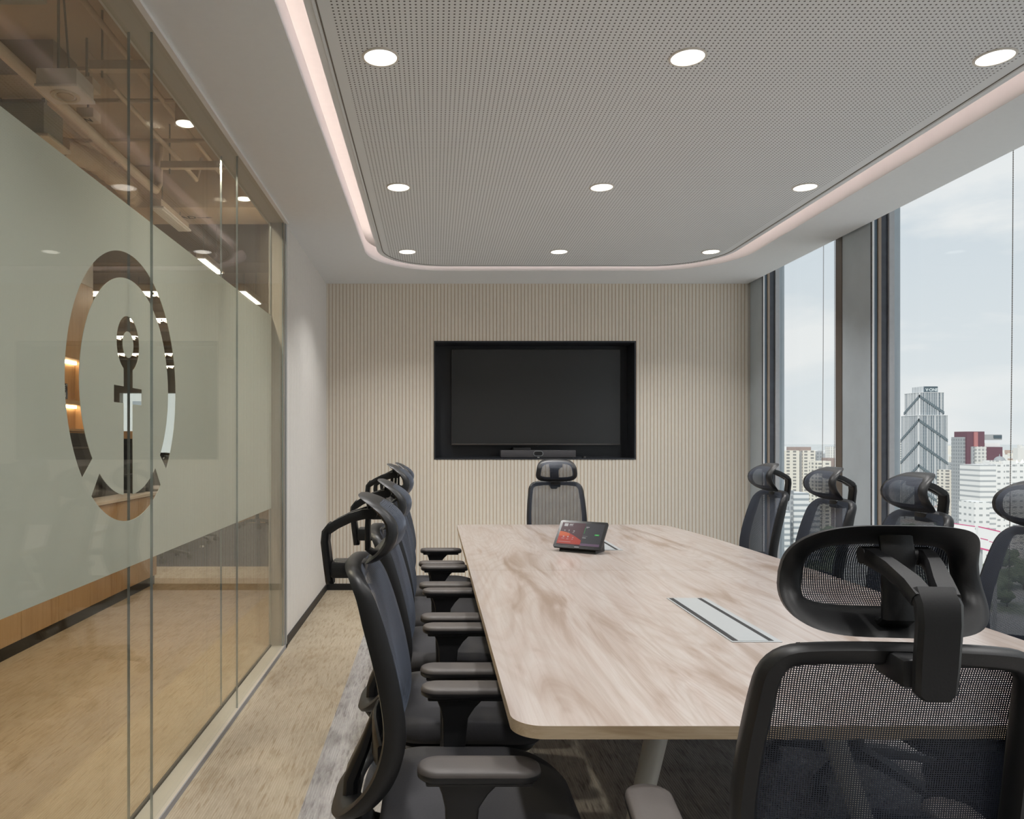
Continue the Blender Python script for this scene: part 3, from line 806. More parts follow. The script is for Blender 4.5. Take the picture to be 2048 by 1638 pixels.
for i, (x, y, a, lab) in enumerate(chairs):
    o = proto if i == 0 else copy_tree(proto)
    o.location = (x, y, 0); o.rotation_euler = (0, 0, math.radians(a))
    tag(o, lab, 'office chair', G)
    if i == 2:
        for ch in o.children:
            if ch.name.startswith('headrest'): ch.location.z += .029
    if i == 10:
        for ch in o.children:
            if ch.name.startswith('headrest'): ch.location.z += .006
            if ch.name.startswith('armrest') and ch.data.vertices[0].co.x < 0: ch.location.x -= .032
for (x, y, a, lab) in ((-2.93, 8.08, 20, 'dark office chair beyond the glass, base on the dark carpet near the oak cabinets'),
                       (-3.02, 9.45, 200, 'dark office chair beyond the glass, behind the chrome desk leg'),
                       (-2.62, 11.15, 90, 'dark office chair beyond the glass, beside the pale wood desk panel')):
    o = copy_tree(proto); o.location = (x, y, 0); o.rotation_euler = (0, 0, math.radians(a))
    tag(o, lab, 'office chair', 'task chairs in the open office')
# ------------------------------------------------------------------ office beyond the glass
struct(B().box(-9.2, -9.0, -2.4, 16.8, 0, 3.2).build('wall_west', 'office_wall', smooth=False))
b = B().box(-9.0, -1.0, 16.6, 16.8, 0, .95).box(-9.0, -1.0, 16.6, 16.8, 2.35, 3.2)
for x in (-9.0, -7.2, -5.4, -4.35, -3.2, -1.6): b.box(x, x+.25 if x > -9 else x+.6, 16.6, 16.8, .95, 2.35)
struct(b.build('wall_north', 'office_wall', smooth=False))
struct(B().box(-9.0, -1.01, 16.7, 16.71, .95, 2.35).build('window_5', 'winglass', smooth=False))
# pantry wall: base cabinets, counter, black units, oak tall panel with lit shelves
ys = [2.24, 3.15, 4.06, 4.967, 5.87, 6.72]
for i, (a, c) in enumerate(zip(ys[:-1], ys[1:])):
    e = empty('base_cabinet', (-2.7, (a+c)/2, 0))
    tag(e, f'oak two door base cabinet on a black plinth, {("first", "second", "third", "fourth", "last")[i]} towards the dark carpet', 'cabinet', 'oak base cabinets along the corridor')
    B().box(-3.0, -2.502, a+.001, c-.001, .09, .797).build('body', 'oak', e, smooth=False, world=True)
    B().box(-3.0, -2.50, a, c, 0, .09).build('plinth', 'black_trim', e, smooth=False, world=True)
    m_ = (a+c)/2
    for d0, d1 in ((a, m_), (m_, c)): B().box(-2.502, -2.48, d0+.002, d1-.002, .085, .795, .001, 1).build('door', 'oak', e, smooth=False, world=True)
o = B().box(-3.0, -2.465, 2.2, 6.74, .80, .826, .002, 1).build('pantry_worktop', 'counter', smooth=False); tag(o, 'pale worktop running along the oak base cabinets', 'counter')
e = empty('shelf_unit', (-3.1, 4.3, 0)); tag(e, 'tall oak shelf wall with lit niches above the corridor counter', 'shelves')
b = B().box(-3.25, -2.95, 2.0, 6.5, 2.0, 2.6).box(-3.25, -2.95, 2.0, 6.5, 1.955, 2.0).box(-3.30, -3.25, 2.0, 6.5, 1.38, 2.0)
b.box(-3.25, -2.95, 6.46, 6.5, 1.38, 2.0).box(-3.25, -2.95, 2.0, 2.04, 1.38, 2.0).box(-3.25, -3.085, 2.04, 6.46, 1.38, 1.955)
b.build('carcass', 'oak', e, smooth=False, world=True)
B().box(-3.085, -2.96, 2.04, 6.46, 1.58, 1.615).build('shelf', 'oak', e, smooth=False, world=True)
B().box(-3.085, -2.96, 2.04, 6.46, 1.36, 1.38).build('shelf', 'oak', e, smooth=False, world=True)
B().box(-3.084, -3.064, 2.06, 6.44, 1.932, 1.955).build('led_strip', 'shelf_led', e, smooth=False, world=True)
B().box(-3.084, -3.064, 2.06, 6.44, 1.558, 1.58).build('led_strip', 'shelf_led', e, smooth=False, world=True)
e = empty('black_box', (-3.02, 6.05, 1.615)); tag(e, 'small black box with white letters on the lit oak shelf', 'box')
B().box(-3.062, -2.975, 5.93, 6.10, 1.615, 1.745, .002).build('body', 'black_app', e, world=True)
MT = Matrix(((0, 0, 1, -2.9745), (1, 0, 0, 6.05), (0, 1, 0, 1.68), (0, 0, 0, 1)))
b = B().mesh(textmesh('E', .055, MT @ Matrix.Translation((0, .028, 0)), .0005)).mesh(textmesh('N', .055, MT @ Matrix.Translation((0, -.028, 0)), .0005))
b.build('lettering', 'letter', e, smooth=False, world=True)
for a, c, zt, lab in ((3.0, 4.9, 1.34, 'first black glossy appliance front on the counter, at the film side'), (4.92, 6.45, 1.34, 'black glossy appliance standing on the counter behind the anchor emblem')):
    e = empty('counter_appliance', (-2.8, (a+c)/2, .826)); tag(e, lab, 'appliance')
    B().box(-2.94, -2.69, a, c, .826, zt, .006).build('body', 'black_app', e, world=True)
    B().box(-2.692, -2.683, a+.03, c-.03, 1.22, 1.235, .003).build('handle', 'bezel', e, world=True)
b = B().box(-2.70, -2.56, 6.5, 6.68, .826, .99, .012); o = b.build('black_pouch', 'plastic'); tag(o, 'black box bag at the end of the pale counter', 'bag')
struct(B().box(-3.3, -2.95, 2.0, 6.5, 2.602, 3.2).build('wall_west', 'white2', smooth=False))
# black screen cabinets further on, seen through the anchor shank
e = empty('screen_divider', (-3.6, 8.0, 0)); tag(e, 'black divider with an oak rail seen through the anchor shank', 'divider')
B().box(-5.2, -2.62, 6.9, 6.96, .1, 1.30).build('panel', 'black_app', e, smooth=False, world=True)
B().box(-5.2, -2.62, 6.88, 6.98, 1.30, 1.37).build('top_rail', 'oak', e, smooth=False, world=True)
B().box(-5.2, -2.62, 6.88, 6.98, 0, .1).build('foot_rail', 'black_trim', e, smooth=False, world=True)
def corridor_lamp(x, y, lab):
    e = empty('surface_downlight', (x, y, 2.9)); tag(e, lab, 'downlight', 'surface downlights in the corridor')
    B().cyl((x, y, 2.902), (x, y, 3.2), .05, n=28).build('can', 'duct', e, world=True)
    B().cyl((x, y, 2.90), (x, y, 2.9025), .046, n=28).build('lens', 'lamp', e, world=True)
    li = bpy.data.lights.new('corridor_beam', 'AREA'); li.shape = 'DISK'; li.size = .09; li.energy = 20; li.color = (1, .86, .68); li.spread = math.radians(150)
    lo = bpy.data.objects.new('corridor_beam', li); COL.objects.link(lo); lo.parent = e; lo.location = (0, 0, -.004)
corridor_lamp(-1.27, 3.84, 'bright corridor downlight just beyond the glass, nearer of two in view')
corridor_lamp(-1.27, 5.03, 'bright corridor downlight just beyond the glass, farther of two in view')
corridor_lamp(-1.27, 2.65, 'bright corridor downlight beyond the glass, behind the upper frame')
# desks
def desk(x0, x1, y0, y1, lab):
    e = empty('desk', ((x0+x1)/2, (y0+y1)/2, 0)); tag(e, lab, 'desk')
    B().box(x0, x1, y0, y1, .715, .74, .003).build('desktop', 'counter', e, world=True)
    for x in (x0+.1, x1-.1):
        for y in (y0+.08, y1-.08):
            b = B().cyl((x, y, .02), (x, y, .715), .018, n=14).cyl((x, y, 0), (x, y, .02), .03, .024, 14); b.build('leg', 'chrome', e, world=True)
desk(-5.3, -2.70, 8.45, 9.15, 'office desk with chrome tube legs on the dark carpet')
e = empty('storage_desk', (-2.6, 12, 0)); tag(e, 'pale wood desk panel at the far end of the dark carpet', 'desk')
B().box(-4.2, -1.6, 11.75, 11.79, 0, .70).build('modesty_panel', 'oak', e, smooth=False, world=True)
B().box(-4.3, -1.5, 11.7, 12.4, .70, .73).build('desktop', 'counter', e, smooth=False, world=True)
for x in (-4.2, -1.64): B().box(x, x+.04, 11.79, 12.36, 0, .70).build('side_panel', 'oak', e, smooth=False, world=True)
# ceiling services
def svc(name, b, mat, lab, cat, group=None, smooth=True): o = b.build(name, mat, smooth=smooth); return tag(o, lab, cat, group)
svc('conduit_pipe', B().tube([(-1.75, .4, 2.87), (-1.75, 4.66, 2.85), (-1.75, 4.72, 2.86), (-1.75, 4.77, 2.91), (-1.75, 4.78, 3.2)], .026, 14), 'duct', 'long straight beige pipe below the raw slab, the thickest along the corridor', 'pipe')
for k, (x, y0, y1, z, r, w) in enumerate(((-1.45, 3.1, 5.1, 3.10, .014, 'thin beige conduit bending past the first junction box'), (-1.58, 3.7, 5.0, 3.02, .014, 'thin beige conduit beside the thick corridor pipe'), (-2.16, 4.2, 5.05, 3.12, .02, 'beige pipe behind the flexible duct'))):
    svc('conduit_pipe', B().tube([(x-.08, y0-.1, 3.14), (x, y0, z), (x, y1, z), (x+.02, y1+.05, 3.18)], r, 10), 'duct', w, 'pipe')
for k, (y, z) in enumerate(((3.72, 3.12), (4.02, 3.10), (4.5, 3.08))):
    svc('cross_conduit', B().tube([(-2.6, y, z), (-1.1, y, z)], .013, 8), 'duct', f'thin conduit crossing the corridor ceiling, {("nearest", "middle", "farthest")[k]} of three', 'pipe', 'cross conduits under the slab')
e = empty('ceiling_speaker', (-1.57, 3.2, 2.75)); tag(e, 'grey boxed loudspeaker hanging under the corridor slab', 'speaker')
B().box(-1.655, -1.485, 3.12, 3.28, 2.762, 2.83, .004).build('housing', 'box_white', e, world=True)
B().box(-1.660, -1.480, 3.115, 3.285, 2.75, 2.764, .003).build('face_plate', 'box_white', e, world=True)
b = B(); n = 36
b.loops([[(-1.57+r*math.cos(2*PI*k/n), 3.2+r*math.sin(2*PI*k/n), z) for k in range(n)] for r, z in ((.06, 2.75), (.058, 2.745), (.045, 2.744), (.040, 2.748))], True, False)
b.build('speaker_rim', 'cream', e, world=True)
B().cyl((-1.57, 3.2, 2.7465), (-1.57, 3.2, 2.75), .034, n=30).build('speaker_cone', 'slab', e, world=True)
B().tube([(-1.60, 3.2, 2.82), (-1.60, 3.2, 3.2)], .006, 8).tube([(-1.55, 3.2, 2.82), (-1.56, 3.19, 3.0), (-1.58, 3.2, 3.2)], .005, 8).build('hanger', 'duct_grey', e, world=True)
for (x, y, w) in ((-1.655, 3.58, 'beige junction box marked N just behind the boxed loudspeaker'), (-1.80, 3.91, 'beige junction box marked N above the flexible duct')):
    e = empty('junction_box', (x, y, 2.95)); tag(e, w, 'junction box', 'marked junction boxes')
    B().box(x-.045, x+.045, y-.04, y+.05, 2.95, 3.0, .004).build('box', 'cream', e, world=True)
    MB_ = Matrix(((1, 0, 0, x), (0, -1, 0, y), (0, 0, -1, 2.9495), (0, 0, 0, 1)))
    B().mesh(textmesh('N', .055, MB_, .0004, .001)).build('lettering', 'ink', e, smooth=False, world=True)
    B().tube([(x, y, 3.0), (x, y, 3.2)], .006, 8).build('hanger', 'duct_grey', e, world=True)
e = empty('fan_coil', (-2.25, 3.95, 2.84)); tag(e, 'boxy air unit with a slotted lip hanging over the corridor', 'air unit')
B().box(-2.47, -2.0, 3.85, 4.05, 2.853, 3.02, .003).build('casing', 'duct_grey', e, world=True)
b = B().box(-2.50, -1.97, 3.83, 4.08, 2.835, 2.853, .003); b.build('lip', 'cream', e, world=True)
B().box(-2.44, -2.05, 3.92, 3.97, 2.832, 2.836).build('air_slot', 'slot', e, smooth=False, world=True)
B().box(-2.30, -2.28, 3.94, 3.96, 3.02, 3.2).box(-2.06, -2.04, 3.94, 3.96, 3.02, 3.2).build('hanger', 'duct_grey', e, smooth=False, world=True)
pts = [(-2.15, 4.35, 2.98), (-2.05, 4.55, 2.97), (-1.98, 4.75, 2.92), (-1.95, 4.9, 2.86)]
b = B(); fine = []
for i in range(33):
    t = i/32*3; a = int(min(2, t)); u = t-a
    fine.append(tuple(pts[a][k]*(1-u)+pts[a+1][k]*u for k in range(3)))
b.tube(fine, [.062+.004*math.sin(i*2.2) for i in range(33)], 16); svc('flexible_duct', b, 'duct', 'ribbed flexible air duct drooping under the corridor ceiling', 'duct')
e = empty('supply_duct', (-2.2, 5.4, 2.9)); tag(e, 'wide beige supply air duct crossing the corridor with black lettering', 'duct')
B().box(-2.94, -1.06, 5.22, 5.63, 2.90, 3.199, .02).build('casing', 'duct', e, world=True)
MB_ = Matrix(((1, 0, 0, -1.80), (0, -1, 0, 5.44), (0, 0, -1, 2.8992), (0, 0, 0, 1)))
b = B().mesh(textmesh('SAD', .085, MB_, .0005, .001))
b.poly([MB_ @ Vector(p) for p in ((.085, -.006, .0005), (.16, -.006, .0005), (.16, .006, .0005), (.085, .006, .0005))])
b.poly([MB_ @ Vector(p) for p in ((.155, -.02, .0005), (.20, 0, .0005), (.155, .02, .0005))])
b.build('lettering', 'ink', e, smooth=False, world=True)
o = B().box(-2.94, -1.49, .5, 2.9, 2.96, 3.199, .01).build('return_duct', 'duct_grey'); tag(o, 'grey rectangular duct at the corridor ceiling nearest the camera', 'duct')
struct(B().box(-9.0, -1.82, 3.59, 3.83, 3.03, 3.2).build('beam', 'slab_dark', smooth=False))
struct(B().box(-9.0, -1.05, 6.6, 7.0, 2.85, 3.2).build('beam', 'slab_dark', smooth=False))
for k in range(4): struct(B().box(-9.0, -1.05, 9.1+k*2, 9.4+k*2, 2.95, 3.2).build('beam', 'slab', smooth=False))
for (x0, x1, y, w) in ((-1.53, -1.06, 3.35, 'short unistrut channel across the corridor nearest the loudspeaker'), (-1.65, -1.08, 4.55, 'short unistrut channel across the corridor before the supply duct')):
    e = empty('hanger_rail', ((x0+x1)/2, y, 2.95)); tag(e, w.replace('unistrut', 'steel'), 'rail', 'steel hanger rails')
    B().box(x0, x1, y-.02, y+.02, 2.93, 2.97).build('rail', 'duct', e, smooth=False, world=True)
    B().tube([(x0+.05, y, 2.90), (x0+.05, y, 3.2)], .005, 8).build('threaded_rod', 'duct_grey', e, world=True)
def batten(x, y0, y1, z, lab, alongx=False):
    e = empty('batten_light', (x, (y0+y1)/2, z)); tag(e, lab, 'ceiling light', 'linear office lights')
    if alongx:
        B().box(x-.6, x+.6, y0, y1, z, z+.06, .004).build('body', 'cream', e, world=True)
        B().box(x-.58, x+.58, y0+.03, y1-.03, z-.006, z).build('diffuser', 'tube', e, smooth=False, world=True)
        b = B()
        for k in range(13): b.box(x-.58+k*.0965-.006, x-.58+k*.0965+.006, y0+.02, y1-.02, z-.03, z-.006)
        b.build('louver', 'cream', e, smooth=False, world=True)
        b = B()
        for k in (-.5, .5): b.tube([(x+k, (y0+y1)/2, z+.05), (x+k, (y0+y1)/2, 3.2)], .004, 6)
        b.build('suspension_wire', 'duct_grey', e, world=True)
    else:
        B().box(x-.03, x+.03, y0, y1, z+.012, z+.06, .003).build('body', 'cream', e, world=True)
        B().box(x-.045, x+.045, y0, y1, z, z+.012).build('reflector', 'letter', e, smooth=False, world=True)
        B().box(x-.03, x+.03, y0+.02, y1-.02, z-.006, z).build('diffuser', 'tube' if y0 > 5.5 else 'letter', e, smooth=False, world=True)
        B().tube([(x, y0+.1, z+.05), (x, y0+.1, 3.2)], .004, 6).tube([(x, y1-.1, z+.05), (x, y1-.1, 2.9 if y0 < 5 else 3.2)], .004, 6).build('suspension_wire', 'duct_grey', e, world=True)
batten(-1.794, 4.86, 5.41, 2.79, 'unlit slim batten light hanging below the supply duct')
batten(-1.87, 6.0, 6.55, 2.74, 'white batten light beyond the supply duct, nearer of two')
batten(-1.87, 7.3, 8.0, 2.74, 'white batten light beyond the supply duct, farther of two')
k = 0
for y in (7.1, 8.65, 10.1, 12.1, 14.1):
    for x in ((-2.95,) if y < 7 else (-2.95, -4.6)):
        if y < 7: x = -2.52
        batten(x, y, y+.26, 2.70, f'louvred office light hanging in the open office, row {("one","two","three","four","five")[int((y-6)/2)]} from the glass, {"corridor" if x > -3.5 else "desk"} side', True); k += 1
# ------------------------------------------------------------------ the city outside
GZ = -75.
def cx(px, d): return (px-867)/1500*d
def cz(py, d): return EYE+(883-py)/1500*d
def groundmat():
    m, nt, b = newmat('city_ground')
    v = coords(nt)
    s_ = sep(nt, v)
    n1 = noise(nt, v, .012, 5, .65); n2 = noise(nt, v, .05, 4, .7)
    c1 = ramp(nt, n2, [(.35, (.34, .35, .33)), (.5, (.55, .54, .52)), (.62, (.70, .69, .68)), (.72, (.42, .43, .42))])
    vo = nt.nodes.new('ShaderNodeTexVoronoi'); vo.inputs['Scale'].default_value = .03; nt.links.new(v, vo.inputs['Vector'])
    c1 = mixc(nt, .6, c1, ramp(nt, sep(nt, vo.outputs['Color'])[0], [(0., (.40, .42, .43)), (.3, (.62, .63, .64)), (.7, (.78, .78, .78)), (.85, (.66, .50, .42)), (1., (.50, .52, .53))]))
    green = mixc(nt, n2, (.20, .25, .17), (.36, .40, .30))
    far = maprange(nt, s_[1], 700, 3500)  # haze put into the ground colour, paler and bluer with distance
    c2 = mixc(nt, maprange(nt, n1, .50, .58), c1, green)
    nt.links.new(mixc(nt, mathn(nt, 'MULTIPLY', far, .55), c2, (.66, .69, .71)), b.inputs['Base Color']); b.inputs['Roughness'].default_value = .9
    return m
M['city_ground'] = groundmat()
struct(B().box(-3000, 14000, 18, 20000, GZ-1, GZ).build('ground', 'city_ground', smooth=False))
M['tower_glass'] = facade('tower_glass', (.24, .285, .32), (.16, .20, .235), 3.0, 3.6, .5, .8)
M['fin'] = plain('tower_fin', (.78, .79, .80), .5, var=.02)
M['chev'] = plain('tower_band', (.145, .185, .21), .4, var=.05)
M['sign'] = plain('sign_panel', (.09, .125, .15), .4)
M['sign_txt'] = plain('sign_letters', (.72, .78, .80), .5)
# striped tower, square on plan, near corner towards us
tw = empty('office_tower', (546, 836, GZ))
tag(tw, 'tall glass tower with white vertical fins and dark chevron bands', 'tower')
X0, Y0 = 530.8, 820.
def block(x0, y0, s, z0, z1, nm, nf):
    B().box(x0, x0+s, y0, y0+s, z0, z1).build(nm, 'tower_glass', tw, smooth=False, world=True)
    b = B(); random.seed(len(nm)+int(s))
    k = 0.
    while k < s:
        w = random.choice((.2, .3, .35, .6))
        b.box(x0+k, x0+k+w, y0-.5, y0, z0, z1); k += random.choice((1.3, 1.7, 2.2))
    k = 0.
    while k < s:
        w = random.choice((.2, .3, .4, .7)); b.box(x0-.5, x0, y0+k, y0+k+w, z0, z1); k += random.choice((1.5, 2.0, 2.5))
    b.box(x0-.6, x0+s+.2, y0-.6, y0+s+.2, z1, z1+.5)
    b.build('facade_fins', 'fin', tw, smooth=False, world=True)
block(X0, Y0, 31, GZ, cz(831, 820), 'lower_block', 0)
block(X0+2.0, Y0+2.0, 26.5, cz(831, 820)+.5, cz(785, 820), 'middle_block', 0)
B().box(X0+8, X0+23.5, Y0+5, Y0+24, cz(785, 820)+.5, cz(772, 820)).build('crown', 'tower_glass', tw, smooth=False, world=True)
b = B()
for k in range(7): b.box(X0+7.6, X0+8, Y0+5+k*2.7, Y0+6.2+k*2.7, cz(785, 820)+.5, cz(772, 820))
b.build('crown_fins', 'fin', tw, smooth=False, world=True)
B().box(X0+9.5, X0+23.7, Y0+4.6, Y0+5, cz(784, 820), cz(772.5, 820)).build('sign_board', 'sign', tw, smooth=False, world=True)
zs_ = cz(779.3, 820)
B().mesh(textmesh('V\u00b7ONE', 4.6, Matrix(((1, 0, 0, X0+17.0), (0, 0, -1, Y0+4.5), (0, 1, 0, zs_), (0, 0, 0, 1))), .1, .08)).build('sign_text', 'sign_txt', tw, smooth=False, world=True)
b = B()
def chevron(zc, x0, y0, s, drop, t=3.0):
    b.loops([[(x0-.9, y0-.9, zc), (x0-.9, y0-.9, zc-t), (x0-.9, y0-.3, zc-t), (x0-.9, y0-.3, zc)], [(x0+s, y0-.9, zc-drop), (x0+s, y0-.9, zc-drop-t), (x0+s, y0-.3, zc-drop-t), (x0+s, y0-.3, zc-drop)]])
    b.loops([[(x0-.9, y0-.9, zc), (x0-.9, y0-.9, zc-t), (x0-.3, y0-.9, zc-t), (x0-.3, y0-.9, zc)], [(x0-.9, y0+s, zc-drop), (x0-.9, y0+s, zc-drop-t), (x0-.3, y0+s, zc-drop-t), (x0-.3, y0+s, zc-drop)]])
chevron(cz(789, 820), X0+2, Y0+2, 26.5, 18.5)
for py in (837, 883, 928, 973, 1018): chevron(cz(py, 820), X0, Y0, 31, 22.5)
b.build('chevron_bands', 'chev', tw, smooth=False, world=True)
FOOT = [(528, 565, 817, 853)]
def tower(name, label, cat, d, parts, group=None):
    """parts: (part name, px0, px1, py_top, py_bottom or None, depth, y offset, material)"""
    x = cx((parts[0][1]+parts[0][2])/2, d)
    e = empty(name, (x, d+parts[0][5]/2, GZ)); tag(e, label, cat, group)
    for nm, a, c, t, bo, dep, off, mt in parts:
        y0 = d+off; FOOT.append((cx(a, y0), cx(c, y0), y0, y0+dep))
        B().box(cx(a, y0), cx(c, y0), y0, y0+dep, GZ if bo is None else cz(bo, y0), cz(t, y0)).build(nm, mt, e, smooth=False, world=True)
    return e
W1 = facade('apt_white', (.80, .79, .76), (.36, .37, .37), 4.2, 3.1, .42, .5)
W2 = facade('apt_grid', (.74, .73, .70), (.40, .41, .41), 3.2, 3.1, .6, .6)
W3 = facade('low_striped', (.76, .77, .77), (.34, .38, .41), 400., 3.4, 1.1, .42)
W4 = facade('apt_yellowed', (.82, .78, .70), (.30, .30, .29), 6., 3.0, .5, .55)
GR = plain('grey_concrete', (.42, .43, .44), .8, var=.05, scale=.1); GD = facade('grey_grid', (.42, .44, .46), (.28, .30, .32), 3., 3.2, .5, .6)
BG = plain('burgundy_cladding', (.17, .085, .11), .7, var=.05, scale=.2); PK = plain('rose_cladding', (.50, .22, .22), .7, var=.05, scale=.2)
WH = plain('white_render', (.84, .84, .83), .8, var=.02, scale=.1); BR = plain('brown_render', (.36, .29, .27), .8, var=.05, scale=.2)
OR = plain('orange_render', (.72, .33, .17), .8, var=.05, scale=.2); DM = plain('dome_lead', (.36, .38, .40), .6, var=.05, scale=.3)
WD = facade('white_band', (.84, .84, .83), (.45, .47, .49), 500., 3.7, 1.1, .36); WS = facade('white_dots', (.84, .84, .83), (.38, .40, .41), 4.4, 4.2, .5, .3)
# burgundy residential tower
tower('residential_tower', 'burgundy and grey apartment tower with stepped roof terraces', 'tower', 650, [
    ('main_shaft', 1934, 1969, 863, None, 16, 0, BG), ('rose_panel', 1948.5, 1956, 864, 894, 1, -.8, PK), ('grey_wing', 1928, 1934, 874, None, 16, 2, GD),
    ('grey_strip', 1943, 1951, 893, None, 1.2, -1.0, GD), ('balcony_block', 1951, 1973, 893, None, 14, -2.2, W2), ('east_block', 1973, 2005, 894, 922, 15, -2, BG),
    ('east_base', 1973, 2003, 922, None, 14, -1.6, W2), ('roof_villa', 1968.5, 2004, 869, 880, 12, 1, GR), ('roof_window', 1988, 2004, 870.5, 876.5, 1, .4, M['sign']), ('terrace', 1969.5, 2000, 886, 893, 12, 1, WH)])
tower('apartment_tower', 'white and cream twin shafts with an orange roof block', 'building', 700, [
    ('left_shaft', 1894, 1912, 940, None, 14, 0, W4), ('right_shaft', 1912, 1927, 952, None, 14, 3, W1), ('orange_cap', 1917, 1927, 945, 952, 10, 3, OR)])
tower('apartment_tower', 'slim white apartment tower left of the striped glass tower', 'building', 1000, [('shaft', 1787, 1803, 881, None, 16, 0, W1), ('roof_box', 1790, 1799, 878.5, 881, 8, 3, WH)])
tower('apartment_block', 'lower white block beneath the slim white tower', 'building', 880, [('front', 1785, 1796, 917, None, 12, 0, W2), ('side', 1793, 1806, 925, None, 12, -6, W1)])
e = tower('domed_building', 'long white banded building with a grey dome', 'building', 520, [
    ('banded_front', 1960, 1992, 930, None, 20, 0, WD), ('corner', 1992, 2010, 928, None, 20, 2, WS), ('tower_part', 2006, 2032, 922, None, 20, 6, WS), ('east_wing', 2030, 2100, 926, None, 20, 8, WS), ('drum', 1994, 2013, 921, 929, 7, 8, W2)])
xx, yy, zz = cx(2003.5, 530), 532, cz(922, 530)
B().ball((xx, yy, zz), 3.5, 3, (1, 1, .95)).cyl((xx, yy, zz+3), (xx, yy, zz+5), .5, .1, 10).build('dome', DM, e, world=True)
B().cyl((cx(2036, 528), 529, cz(926, 528)), (cx(2036, 528), 529, cz(919, 528)), 1.6, .1, 4).cyl((cx(2047, 528), 529, cz(926, 528)), (cx(2047, 528), 529, cz(918, 528)), 1.8, .1, 4).build('gable', WH, e, smooth=False, world=True)
tower('annex_block', 'small white punched window block in front of the domed building', 'building', 470, [('front', 1949, 1979, 1004, None, 14, 0, WS)])
tower('residential_block', 'white balcony apartment pair with a brown stair core', 'building', 700, [
    ('left_slab', 1560, 1599, 901, None, 18, 0, W4), ('core', 1589, 1622, 894, None, 16, 6, BR), ('grey_joint', 1599, 1606.5, 903, None, 12, 3, GR), ('right_slab', 1606, 1631, 901, None, 18, 1, W4), ('grey_side', 1631, 1643, 903, None, 16, 5, GD)])
tower('office_block', 'low banded white and grey office block at the foot of the apartments', 'building', 450, [('front', 1588, 1618, 986, None, 14, 0, W3), ('grey_end', 1579, 1588, 981, None, 16, 1, GD), ('low_wing', 1564, 1580, 1022, None, 12, -6, W3), ('right_wing', 1610, 1640, 1008, None, 14, 4, W3)])
tower('apartment_block', 'white block with gridded balconies below the bead chain of the far window', 'building', 620, [('front', 1635, 1662, 922, None, 14, 0, W4), ('brown_side', 1655, 1670, 916, None, 10, 12, BR)])
tower('apartment_tower', 'pale thin tower at the right edge of the far window', 'building', 1400, [('shaft', 1658, 1669, 893.5, None, 14, 0, W1)])
tower('grey_block', 'grey gridded block between the striped tower and the burgundy tower', 'building', 1100, [('front', 1890, 1909, 925, None, 18, 0, GD)])
# low things near the ground
def roof_house(px, d, w, h, lab):
    x = cx(px, d); e = empty('low_house', (x, d, GZ)); tag(e, lab, 'house')
    B().box(x-w/2, x+w/2, d, d+w*.8, GZ, GZ+h).build('walls', WH, e, smooth=False, world=True)
    b = B(); z = GZ+h; a = w/2+1
    b.poly([(x-a, d-1, z), (x+a, d-1, z), (x, d+w*.4, z+h*.7)]).poly([(x+a, d-1, z), (x+a, d+w*.8+1, z), (x, d+w*.4, z+h*.7)]).poly([(x+a, d+w*.8+1, z), (x-a, d+w*.8+1, z), (x, d+w*.4, z+h*.7)]).poly([(x-a, d+w*.8+1, z), (x-a, d-1, z), (x, d+w*.4, z+h*.7)])
    b.build('roof', BR, e, smooth=False, world=True)
roof_house(1920, 730, 12, 7, 'small hipped roof house below the orange topped tower')
roof_house(1897, 760, 14, 9, 'low white house at the foot of the striped tower')
def tent(px, d, w, lab):
    x = cx(px, d); b = B()
    b.loops([[(x+r*w*math.cos(2*PI*k/12), d+r*w*math.sin(2*PI*k/12), GZ+z) for k in range(12)] for r, z in ((1, 5), (.6, 7), (.3, 10), (.08, 14), (.0, 15))], True, False)
    o = b.build('tent_roof', WH); tag(o, lab, 'tent')
tent(1947, 560, 11, 'white peaked tent roof in front of the punched window block')
M['bill'] = plain('billboard_face', (.82, .81, .81), .6, var=.02, scale=.1); M['mag'] = plain('billboard_magenta', (.62, .10, .25), .6)
def billboard(pa, pb, ya, yb_, h, d0, d1, lab):
    xa, xb = cx(pa, d0), cx(pb, d1); e = empty('billboard', ((xa+xb)/2, (d0+d1)/2, GZ)); tag(e, lab, 'billboard')
    za, zb = cz(ya, d0), cz(yb_, d1)
    b = B().loops([[(xa, d0, za), (xa, d0, za-h), (xa, d0+1, za-h), (xa, d0+1, za)], [(xb, d1, zb), (xb, d1, zb-h), (xb, d1+1, zb-h), (xb, d1+1, zb)]]); b.build('face', 'bill', e, smooth=False, world=True)
    b = B()
    for f0, f1, u0, u1 in ((.0, .05, 0, 1), (.93, 1, 0, 1), (.5, .54, .1, .45), (.55, .58, .5, .95)):
        A = (xa+(xb-xa)*u0, d0+(d1-d0)*u0-.15); C = (xa+(xb-xa)*u1, d0+(d1-d0)*u1-.15); zA = za+(zb-za)*u0; zC = za+(zb-za)*u1
        b.poly([(A[0], A[1], zA-h*f1), (C[0], C[1], zC-h*f1), (C[0], C[1], zC-h*f0), (A[0], A[1], zA-h*f0)])
    b.build('stripes', 'mag', e, smooth=False, world=True)
    b = B().box(xa+1, xa+2, d0+.2, d0+1.2, GZ, za-h).box(xb-2, xb-1, d1+.2, d1+1.2, GZ, zb-h); b.build('post', GR, e, smooth=False, world=True)
billboard(1956, 2000, 1052, 1062, 9, 300, 292, 'tilted white billboard with magenta stripes beyond the near chair')
billboard(1893, 1950, 1044, 1052, 7, 330, 326, 'long white billboard edge left of the magenta striped one')
M['leafs'] = plain('tree_leaves', (.20, .255, .15), .9, var=.5, scale=.6); M['bark'] = plain('tree_bark', (.12, .09, .06), .9)
random.seed(3)
b = B()
